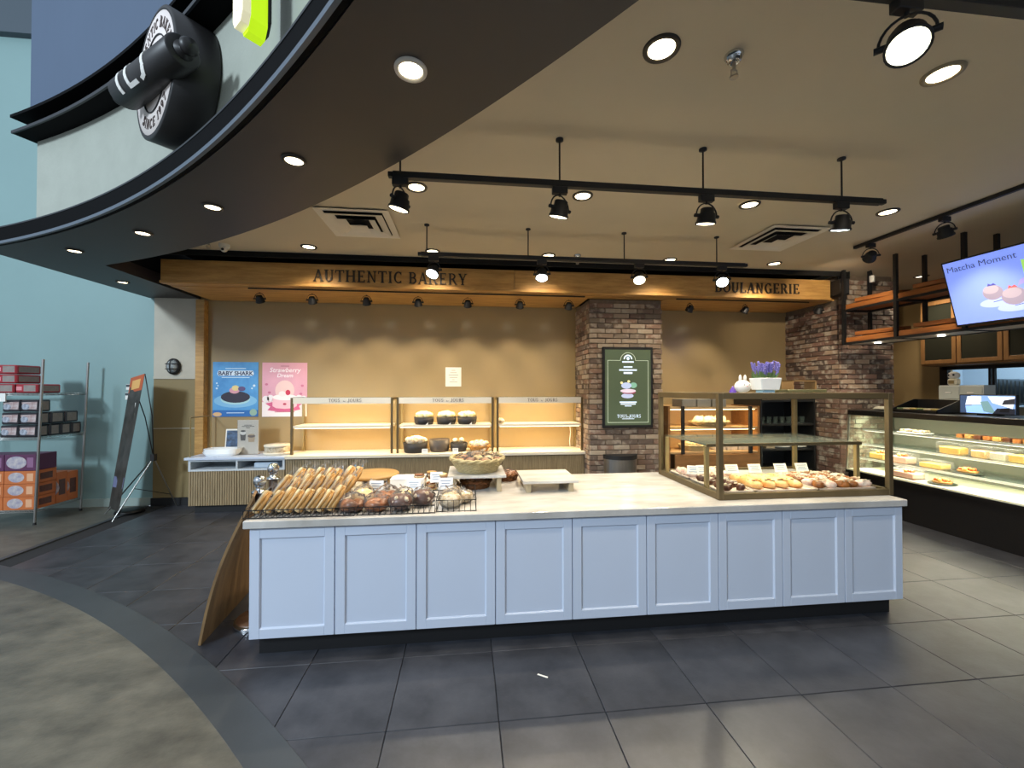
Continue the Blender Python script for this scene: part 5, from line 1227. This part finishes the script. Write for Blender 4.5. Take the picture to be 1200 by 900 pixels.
def boxcake(p, a, b, h, m, label, fruit=True):
    t = thing('boxed_cake', label, 'cake', p)
    MB().box(p[0] - a * .42, p[0] + a * .42, p[1] - b * .42, p[1] + b * .42, p[2] + .004, p[2] + h * .6).build('cake', m, t, bevel=.008)
    MB().box(p[0] - a / 2, p[0] + a / 2, p[1] - b / 2, p[1] + b / 2, p[2] + .0005, p[2] + h).build('clear_box', M_clearbox, t)
    if fruit: fruits((p[0], p[1], p[2] + h * .6), .05, t, 6)
def on(px, py, z, dx=.0): p = at_z(px, py, z); return (p.x, p.y, z)
zA, zB, zC, zD = .5225, .6825, .8755, 1.0755
boxcake((5.60, 4.68, zA), .22, .30, .115, M_pink, 'pink layered cake in a clear box on the pastry case floor')
tart((5.60, 4.30, zA), 'fruit tart on a dark plate on the pastry case floor')
boxcake((5.72, 4.86, zB), .20, .28, .13, M_pink, 'pink boxed cake with fruit on the lowest glass shelf of the pastry case')
boxcake((5.72, 4.47, zB), .18, .28, .095, M_yel, 'yellow sponge roll in a clear box on the lowest glass shelf', False)
tart((5.70, 4.12, zB), 'fruit tart on a dark plate on the lowest glass shelf of the pastry case')
for k, y in enumerate((4.33, 4.05, 3.88, 3.72)): boxcake((5.80, y, zC), .17, .155 if k else .24, .135, (M_yel, M_gold, M_cream, M_yel)[k], 'clear boxed cake slice on the middle glass shelf, %s from the far end' % ORD[k], False)
boxcake((5.73, 5.15, zB), .18, .22, .125, M_yel, 'yellow boxed fruit cake on the lowest glass shelf nearest the pillar')
for k, y in enumerate((4.86, 4.70)): 
    t = thing('cream_puff_plate', 'white plate of pale cream pastries on the top glass shelf, %s from the pillar' % ORD[k], 'pastry plate', (5.82, y, zD))
    MB().box(5.74, 5.92, y - .075, y + .075, zD, zD + .012).build('plate', M_paper, t, bevel=.003)
    for j in range(6): MB().ball((5.78 + .045 * (j // 2), y - .035 + .07 * (j % 2), zD + .028), (.028, .03, .02), 8, 6, .2, j).build('puff', M_sugar, t)
for k in range(9):
    y = 4.26 - .085 * k
    solo('chocolate_slice', MB().box(5.78, 5.90, y - .034, y + .034, zD + .0005, zD + .045), (M_caramel, M_crust, M_choc)[k % 3], 'brown cake slice on the top glass shelf of the pastry case, %s in the row' % ORD[k], 'cake', (5.84, y, zD), 'cake slices on the top case shelf', bevel=.006)
# ---- things standing on the pastry case
ZP = 1.3525
ob_ = thing('black_organizer', 'open black display bin with slanted sides on the pastry case', 'bin', (5.8, 4.62, ZP))
y0, y1 = 4.36, 4.90
og = MB().box(5.62, 6.02, y0, y1, ZP, ZP + .01)
og.poly([(0, 0), (.40, 0), (.40, .165), (.33, .165), (0, .04)], (5.62, y0, ZP), X1, Z1, Y1, .012).poly([(0, 0), (.40, 0), (.40, .165), (.33, .165), (0, .04)], (5.62, y1 - .012, ZP), X1, Z1, Y1, .012)
og.box(6.008, 6.02, y0, y1, ZP, ZP + .165).box(5.62, 5.632, y0, y1, ZP, ZP + .04)
og.build('shell', M_case, ob_)
for k in range(6): MB().box(5.66, 5.80, y0 + .03 + .08 * k, y0 + .10 + .08 * k, ZP + .011, ZP + .055).build('goods', mat('goods_%d' % (k % 3), ('#8a7a3a', '#b3a58c', '#5a6a48')[k % 3], 0.5), ob_)
dr = thing('drawer_tower', 'translucent white plastic drawers behind the black display bin', 'drawers', (6.05, 4.55, ZP))
MB().box(6.04, 6.20, 4.20, 4.66, ZP, ZP + .345).build('shell', mat('frost_shell', '#c9cdca', 0.4), dr)
for k in range(2):
    for j in range(2): d_ = MB().box(6.03, 6.04, 4.21 + .228 * k, 4.43 + .228 * k, ZP + .01 + .167 * j, ZP + .165 + .167 * j).build('drawer', mat('frost_drawer', '#b4bab6', 0.3), dr, bevel=.003); MB().box(6.02, 6.03, 4.29 + .228 * k, 4.35 + .228 * k, ZP + .08 + .167 * j, ZP + .095 + .167 * j).build('handle', M_paper, d_)
fg = thing('plush_toy', 'small white plush animal wearing a tag on top of the plastic drawers', 'toy', (6.1, 4.53, ZP + .345))
zf = ZP + .3455
MB().box(6.06, 6.14, 4.49, 4.59, zf, zf + .085).build('body', mat('plush_cream', '#d8cfb8', 0.8), fg, bevel=.015)
MB().ball((6.10, 4.54, zf + .125), (.05, .06, .048), 12, 8).build('head', mat('plush_white', '#d6d4ce', 0.85), fg)
for k in (-1, 1): MB().ball((6.06, 4.54 + .025 * k, zf + .13), (.012, .012, .014), 8, 6).build('eye_patch', M_black, fg)
MB().box(6.055, 6.06, 4.51, 4.57, zf + .02, zf + .06).build('tag', M_olive, fg)
mo = thing('security_monitor', 'small monitor on the pastry case showing bluish security camera footage', 'monitor', (5.82, 4.0, ZP))
MB().box(5.80, 5.835, 3.755, 4.265, ZP + .015, ZP + .235).build('housing', M_case, mo, bevel=.003)
MB().box(5.80, 5.90, 3.92, 4.10, ZP, ZP + .015).build('foot', M_case, mo)
def scr(pts, c, k, e=.9): MB().poly(pts, (5.7985 - .0004 * k, 4.255, ZP + .025), -Y1, Z1, -X1, .0004).build('screen_image', glow('cctv' + c, lin(c), e), mo)
scr([(0, 0), (.49, 0), (.49, .20), (0, .20)], '#6f8fc4', 0)
scr([(0, 0), (.12, 0), (.10, .20), (0, .20)], '#2f3f5c', 1); scr([(.05, .09), (.20, .10), (.20, .19), (.07, .19)], '#c6d6ea', 2)
scr([(.06, .0), (.26, .0), (.22, .09), (.05, .08)], '#7fa6e4', 3); scr([(.22, .02), (.33, .0), (.26, .14), (.19, .13)], '#5f7f86', 4)
scr([(.30, .0), (.49, .0), (.49, .06), (.34, .06)], '#1c1f28', 5); scr([(.30, .12), (.47, .06), (.49, .19), (.26, .19)], '#d4dce6', 6); scr([(.38, .10), (.49, .11), (.49, .17), (.40, .15)], '#2a2a30', 7); scr([(.36, .02), (.44, .02), (.45, .07), (.37, .06)], '#0f1014', 8)
# white machine and scales-like lumps at the far end of the case top
solo('paper_bag_pile', MB().ball((5.72, 5.10, ZP + .03), (.10, .10, .03), 12, 8, .3, 3, flat=-.029), mat('bag_grey', '#a8a294', 0.7), 'crumpled pale paper bags on the pillar end of the pastry case', 'bag', (5.72, 5.1, ZP))

# ---- wall cupboards over the pass-through
for k, (a, b) in enumerate(((5.18, 5.645), (4.662, 5.176), (4.14, 4.658), (3.62, 4.136))):
    t = thing('wall_cupboard', 'brown wooden wall cupboard with dark glass door over the pass-through, %s from the pillar' % ORD[k], 'cupboard', (7.15, (a + b) / 2, 2.0))
    MB().box(7.02, 7.295, a, b, 2.0, 2.98).build('carcass', M_cabw, t)
    fw = .055; d_ = MB().box(6.998, 7.02, a + .004, a + fw, 2.03, 2.97).box(6.998, 7.02, b - fw, b - .004, 2.03, 2.97).box(6.998, 7.02, a + fw, b - fw, 2.03, 2.03 + fw).box(6.998, 7.02, a + fw, b - fw, 2.97 - fw, 2.97).build('door', M_cabw, t, bevel=.002)
    MB().box(7.008, 7.016, a + fw - .002, b - fw + .002, 2.03 + fw - .002, 2.97 - fw + .002).build('dark_pane', mat('dark_pane', '#2f3028', 0.15), d_)
# sheet trays in the kitchen
kr = thing('tray_rack', 'kitchen rack of upright sheet trays seen through the pass-through', 'rack', (8.0, 5.1, 1.0))
for k in range(9): MB().obox((8.0, 5.28 - .045 * k, 1.60), X1, Y1, Z1, .42, .012, .40 - .012 * k).build('sheet_tray', mat('tray_grey', '#6f7d88', 0.4, .6), kr)
MB().box(7.78, 8.22, 4.80, 5.36, 1.34, 1.39).build('rack_base', M_steel, kr)
MB().box(7.80, 8.20, 4.85, 5.30, 0, 1.34).build('rack_stand', M_steel, kr)
# ---- hanging pine shelf in a black frame
hs = thing('hanging_shelf', 'black steel frame hung from the ceiling with two tiers of pine boards', 'shelf', (5.4, 4.0, 2.25))
HX0, HX1 = 5.2, 5.6
PYS = (5.155, 4.46, 3.765, 3.07)
for y in PYS:
    for x in (HX0, HX1): MB().box(x - .018, x + .018, y - .018, y + .018, 2.262, 3.30).build('post', M_black, hs)
    for z in (2.262, 2.72): MB().box(HX0, HX1, y - .014, y + .014, z, z + .028).build('cross_rail', M_black, hs)
for x in (HX0, HX1):
    for z in (2.262, 2.72): MB().box(x - .014, x + .014, PYS[-1], PYS[0], z, z + .028).build('long_rail', M_black, hs)
for z in (2.292, 2.75):
    for a, b in zip(PYS, PYS[1:]): MB().box(HX0 + .002, HX1 + .01, b + .022, a - .022, z, z + .065).build('pine_board', M_shelfw, hs, bevel=.004)
for y in (4.85, 4.12): MB().lathe([(.03, 2.262), (.035, 2.255), (0, 2.253)], (5.38, y, 0), 16).build('puck_light', glow('puck', (1, .95, .85), 6), hs); lamp('SPOT', (5.38, y, 2.24), (5.38, y, 0), 14, WARM, .03, spot=R(140), blend=.8, parent=hs, name='puck_lamp')
MB().box(HX0 + .02, HX1 - .02, PYS[-1], PYS[0] - .02, 2.27, 2.288).build('underside_panel', M_cream, hs)
for k, (y0, z) in enumerate(((4.98, 2.815), (4.25, 2.815), (4.98, 2.357), (4.25, 2.357))):
    t = solo('spare_board', MB().obox((0, 0, 0.03), X1, Y1, Z1, .30, .46, .05), M_shelfw, 'loose pine plank lying on the %s tier of the hanging shelf, in the %s bay' % (('upper', 'upper', 'lower', 'lower')[k], ('pillar', 'television')[k % 2]), 'plank', (0, 0, 0), bevel=.004)
    t.location = (5.40, y0 - .17, z + .026); t.rotation_euler = (0, R(-5), R(6))
wc = thing('small_projector', 'small white camera clipped near the ceiling on the hanging shelf post', 'camera', (5.6, 5.155, 3.1))
MB().cyl((5.58, 5.10, 3.13), (5.58, 5.10, 3.22), .03, n=14).build('body', M_paper, wc); MB().cyl((5.58, 5.10, 3.22), (5.58, 5.12, 3.30), .01, n=8).build('arm', M_black, wc)
# ---- tilted television
tv = thing('television', 'large tilted television showing Matcha Moment on a pale blue screen', 'television', (5.15, 3.2, 2.3))
bt, tp_ = V((5.13, 0, 2.30)), V((4.945, 0, 2.965)); up2 = (tp_ - bt).normalized(); nn2 = V((-up2.z, 0, up2.x)); 
def tvp(y, h, off=0.0): return V((bt.x, y, bt.z)) + up2 * h + nn2 * off
TW, TH = 1.19, (tp_ - bt).length
MB().obox(tvp(3.79 - TW / 2, TH / 2, -.022), Y1, up2, nn2, TW, TH, .04).build('housing', M_case, tv, bevel=.005)
def tvs(pts, name, m, off): MB().poly(pts, tvp(3.785, 0.005, off), -Y1, up2, nn2, .0006).build(name, m, tv)
M_tvb = glow('tv_blue', lin('#7c93ea'), .72)
tvs([(.012, .018), (TW - .02, .018), (TW - .02, TH - .02), (.012, TH - .02)], 'display', M_tvb, 0)
M_tvt = glow('tv_text', lin('#3a4468'), .6)
sans('screen_text', 'Matcha Moment', .083, tvp(3.752, TH - .118, .001), -Y1, up2, nn2, .0006, M_tvt, tv, align='LEFT')
def ell2(cx, cy, rx, ry, n=24): return [(cx + rx * cos(2 * pi * i / n), cy + ry * sin(2 * pi * i / n)) for i in range(n)]
for k, (cx, cy, s_) in enumerate(((.355, .29, .74), (.50, .225, .86))):
    tvs(ell2(cx, cy - .10, .16 * s_, .045), 'screen_shadow', glow('tv_sh', lin('#a3b2ee'), .8), .0008 + k * .002)
    tvs(ell2(cx, cy, .105 * s_, .098 * s_), 'screen_picture', glow('tv_bun', lin('#8f8496'), .75), .0016 + k * .002)
    tvs(ell2(cx - .01, cy + .03, .08 * s_, .055 * s_), 'screen_picture', glow('tv_bun2', lin('#a598a4'), .75), .0022 + k * .002)
    tvs([(cx - .03, cy + .09 * s_), (cx + .04, cy + .09 * s_), (cx + .02, cy + .12 * s_), (cx, cy + .105 * s_), (cx - .02, cy + .125 * s_)], 'screen_picture', glow('tv_top%d' % k, lin(('#4a4a90', '#b05a58')[k]), .9), .0028 + k * .002)
    MB().poly([(cx - .01, cy - .09), (cx + .10, cy - .075), (cx + .10, cy - .080), (cx - .01, cy - .095)], tvp(3.785, .005, .003), -Y1, up2, nn2, .0006).build('screen_text', M_tvt, tv)
tvs([(.60, .40), (.74, .38), (.74, .52), (.60, .54)], 'screen_picture', glow('tv_green', lin('#8fc05a'), .9), .001)
tvs([(.54, .31), (.80, .40), (.80, .46), (.56, .36)], 'screen_picture', glow('tv_lav', lin('#8f84cc'), .9), .001)
MB().box(5.12, 5.165, 3.3, 3.6, 2.45, 2.75).build('wall_bracket', M_black, tv)

# ------------------------------------------------------------------ wire shelving on the far left with packs and boxes
SX1, SX0, SY0, SY1 = -5.215, -6.43, 5.62, 6.22
ws = thing('wire_shelving', 'chrome wire shelving unit with three shelves before the turquoise wall', 'shelving', (-5.8, 5.9, 0))
for x in (SX1, SX0):
    for y in (SY0, SY1):
        p_ = MB().cyl((x, y, .03), (x + (.07 if x == SX1 else 0), y, 2.015), .014, n=12).build('post', M_steel, ws)
        MB().cyl((x, y, 0), (x, y, .03), .018, .014, n=12).build('foot', M_black, p_)
def sx(z): return SX1 + .07 * z / 2
for z in (.155, 1.035, 1.575):
    e = MB(); X_ = sx(z)
    for zz in (0, .022):
        e.tube([(X_, SY0, z + zz), (SX0, SY0, z + zz), (SX0, SY1, z + zz), (X_, SY1, z + zz)], .004, 6, True)
    n = 46
    for y in (SY0, SY1): e.tube([(X_ + (SX0 - X_) * i / n, y, z + (.022 if i % 2 else 0)) for i in range(n + 1)], .003, 5)
    for x in (X_,): e.tube([(x, SY0 + (SY1 - SY0) * i / 22, z + (.022 if i % 2 else 0)) for i in range(23)], .003, 5)
    for i in range(24): e.bar((X_ + (SX0 - X_) * i / 24, SY0, z + .022), (X_ + (SX0 - X_) * i / 24, SY1, z + .022), .004)
    e.build('wire_shelf', M_steel, ws)['kind'] = 'stuff'
MB().box(-5.56, -5.42, SY0 - .018, SY0 - .012, 1.475, 1.60).build('label_holder', M_paper, ws) if False else MB().box(-5.62, -5.53, SY0 - .022, SY0 - .010, 1.50, 1.60).build('shelf_tag', M_paper, ws)
M_pkr = mat('pack_red', '#a01c28', 0.35, rnd=.06, coat=.3); M_pkg = mat('pack_grey', '#9a8f88', 0.3, noise_=(16, .3))
M_pkb = mat('pack_black', '#1d1b22', 0.35, coat=.3); M_pkw = mat('pack_print', '#8f6a66', 0.5, noise_=(22, .7), col2='#c9bcba'); M_pkf = mat('pack_flower', '#c8ccd6', 0.5, noise_=(26, .5), col2='#3f4456')
def pack(kind, x, y, z, wd, dp, h, label, group):
    """soft-cornered pack with a printed front and end window; x is its right end, y its front"""
    t = thing(kind, label, 'package', (x - wd / 2, y, z), group)
    m = {'red_pack': M_pkr, 'black_pack': M_pkb}[kind]
    MB().box(x - wd, x, y, y + dp, z + .002, z + h - .004).build('body', m, t, bevel=.012)
    if kind == 'black_pack':
        MB().poly([(.03 * wd / .2, .25 * h), (.95 * wd - .01, .2 * h), (.93 * wd, .82 * h), (.06 * wd, .78 * h)], (x - wd, y, z), X1, Z1, -Y1, .001).build('front_print', M_pkw, t)
        disc2d(MB(), x - wd * .72, z + h * .42, wd * .22, h * .24, y - .001, .001, 14).build('flower_print', M_pkf, t)
        MB().poly([(.02, .15 * h), (dp - .03, .15 * h), (dp - .03, .85 * h), (.02, .85 * h)], (x, y, z), Y1, Z1, X1, .001).build('end_window', M_pkg, t)
    else:
        MB().box(x - wd * .62, x - wd * .08, y - .001, y, z + h * .18, z + h * .85).build('front_window', M_pkg, t)
        MB().box(x - wd * .95, x - wd * .70, y - .001, y, z + h * .3, z + h * .7).build('front_print', mat('pack_pinkprint', '#d88a90', 0.5), t)
        MB().box(x, x + .001, y + .03, y + dp - .03, z + h * .2, z + h * .8).build('end_window', M_pkg, t)
    return t
zt = 1.601
for r_ in range(3):
    for c_ in range(2 if r_ == 0 else 1):
        xr = (-5.245, -5.50)[c_] if r_ == 0 else -5.475
        pack('red_pack', xr, 5.66, zt + .117 * r_, .24, .30, .115, 'glossy red food pack on the top wire shelf, %s' % (('bottom layer at the shelf end', 'bottom layer behind the tag')[c_] if r_ == 0 else ('second layer', 'topmost layer')[r_ - 1]), 'red packs on the top shelf')
zt = 1.061
LY = ('bottom', 'middle', 'top')
for r_ in range(3):
    for c_ in range(2):
        pack('black_pack', -5.225 - .2 * c_ + .01 * r_, 5.635, zt + .155 * r_, .195, .155, .152, 'black food pack with flower print, %s layer, %s column of the front row' % (LY[r_], ('end', 'second')[c_]), 'black packs on the middle shelf')
    for d_ in range((3, 2, 0)[r_]):
        pack('black_pack', -5.225 + .01 * r_, 5.80 + .145 * d_ if r_ == 0 else 5.80 + .19 * d_, zt + .155 * r_, .195, .14 if r_ == 0 else .18, .152, 'black food pack facing the shelf end, %s layer, %s behind the front row' % (LY[r_], ORD[d_]), 'black packs on the middle shelf')
M_or = mat('box_orange', '#c9703a', 0.5, noise_=(10, .15), rnd=.04); M_pu = mat('box_purple', '#5f2f52', 0.5, noise_=(10, .2)); M_wn = mat('box_window', '#6a3a28', 0.25, noise_=(20, .5))
M_lab = mat('box_label', '#cfc4bc', 0.5, noise_=(16, .5), col2='#8a86a0')
def carton(x, y, z, wd, dp, h, m, label, group, endwin=True):
    t = thing('carton', label, 'box', (x - wd / 2, y, z), group)
    MB().box(x - wd, x, y, y + dp, z, z + h - .003).build('box', m, t, bevel=.003)
    disc2d(MB(), x - wd * .62, z + h * .5, h * .55, h * .38, y, .001, 20).build('oval_label', M_lab, t)
    MB().box(x - wd * .28, x - wd * .08, y - .001, y, z + h * .2, z + h * .8).build('front_print', mat('box_print' + m.name, '#e0a880' if m is M_or else '#8a6080', 0.5), t)
    if endwin: MB().box(x, x + .001, y + dp * .2, y + dp * .8, z + h * .25, z + h * .75).build('end_window', M_wn, t)
zt = .181
for r_ in range(3):
    for c_ in range(2): carton(-5.235 + .005 * r_ - .345 * c_, 5.635, zt + .158 * r_, .34, .26, .158, M_or, 'orange carton on the bottom wire shelf, %s layer, %s column' % (LY[r_], ('end', 'inner')[c_]), 'orange cartons on the bottom shelf')
for d_ in range(2): carton(-5.235, 5.905 + .15 * d_, zt, .30, .145, .40 - .02 * d_, M_or, 'upright orange carton at the shelf end, %s behind the flat stack' % ORD[d_], 'orange cartons on the bottom shelf')
for c_ in range(2): carton(-5.225 - .345 * c_, 5.635, zt + .475, .34, .26, .20, M_pu, 'purple carton resting on the orange cartons, %s column' % ('end', 'inner')[c_], 'purple cartons on the bottom shelf', False)
# paper notices on the turquoise wall
for (x0, x1, z0, z1, lab) in ((-4.80, -4.68, 1.64, 1.72, 'dark topped white label high on the turquoise wall behind the banner'), (-4.81, -4.70, 1.50, 1.60, 'pale green label low on the turquoise wall behind the banner')):
    t = thing('wall_label', lab, 'notice', ((x0 + x1) / 2, 6.395, z0))
    MB().box(x0, x1, 6.393, 6.399, z0, z1).build('sheet', M_paper, t); MB().box(x0, x1, 6.3915, 6.393, z1 - .04, z1 - .005).build('printed_band', mat('label_dark', '#3c444a', 0.5), t)
# ---- X banner seen nearly edge-on
bs = thing('banner_stand', 'tall dark promotional banner on a tripod, seen nearly edge-on', 'banner', (-4.4, 5.9, 0))
b0, b1, b2, b3 = V((-4.37, 5.73, .10)), V((-4.735, 6.05, .07)), V((-4.54, 6.13, 1.80)), V((-4.17, 5.85, 1.85))
bn_ = ((b1 - b0).cross(b3 - b0)).normalized(); bn_ = bn_ if bn_.x < 0 else -bn_
def bpt(u, v): return (b0 * (1 - u) + b1 * u) * (1 - v) + (b3 * (1 - u) + b2 * u) * v
def bpatch(u0, u1, v0, v1, off, m, nm, th=.002):
    A = [bpt(u0, v0), bpt(u1, v0), bpt(u1, v1), bpt(u0, v1)]
    MB()._add([p + bn_ * off for p in A] + [p + bn_ * (off + th) for p in A], [(3, 2, 1, 0), (4, 5, 6, 7), (0, 1, 5, 4), (1, 2, 6, 5), (2, 3, 7, 6), (3, 0, 4, 7)]).build(nm, m, bs)
bpatch(0, 1, 0, 1, 0, mat('banner_dark', '#4a4642', 0.5, noise_=(5, .5), col2='#26241f'), 'banner_sheet')
bpatch(0, 1, .88, 1, .002, mat('banner_orange', '#b5562c', 0.5), 'orange_header')
bpatch(.2, .8, .90, .97, .004, mat('banner_yellow', '#dca860', 0.5), 'header_print')
bpatch(.25, .6, .74, .79, .002, M_paper, 'small_print'); bpatch(.2, .6, .66, .71, .002, mat('banner_tan', '#8f8a70', 0.5), 'small_print')
bpatch(.05, .95, .16, .24, .002, mat('banner_blue', '#8a90b8', 0.5, noise_=(8, .5)), 'small_print')
bpatch(.15, .9, .35, .6, .002, mat('banner_food', '#5a4a3c', 0.5, noise_=(14, .6)), 'food_print')
hub = V((-4.145, 5.98, .74))
MB().obox(hub, X1, Y1, Z1, .045, .06, .09).build('hub', M_black, bs)
for k, (p, nm) in enumerate(((b3, 'upper_arm'), (b2, 'upper_arm'))): MB().tube([hub, hub * .5 + p * .5 + V((.02, .02, 0)), p], .006, 6).build(nm, M_black, bs)
for p in (V((-4.36, 5.62, .006)), V((-4.74, 6.0, .006))): MB().cyl(hub, p, .008, n=8).build('leg', M_steel, bs)
MB().cyl(hub, (-4.06, 6.30, .006), .008, n=8).build('leg', M_steel, bs)
MB().bar(hub * .5 + V((-4.36, 5.62, .006)) * .5, hub * .25 + V((-4.06, 6.30, .006)) * .75, .008).build('brace', M_black, bs)
for p in (b0, b1): MB().cyl(p + V((0, 0, -.03)), p + V((.01, .01, .03)), .012, n=8).build('corner_clip', M_black, bs)
MB().lathe([(0, 0), (.16, 0), (.15, .03), (.05, .035), (0, .035)], (-4.50, 6.08, 0), 24).build('weight', M_black, bs)
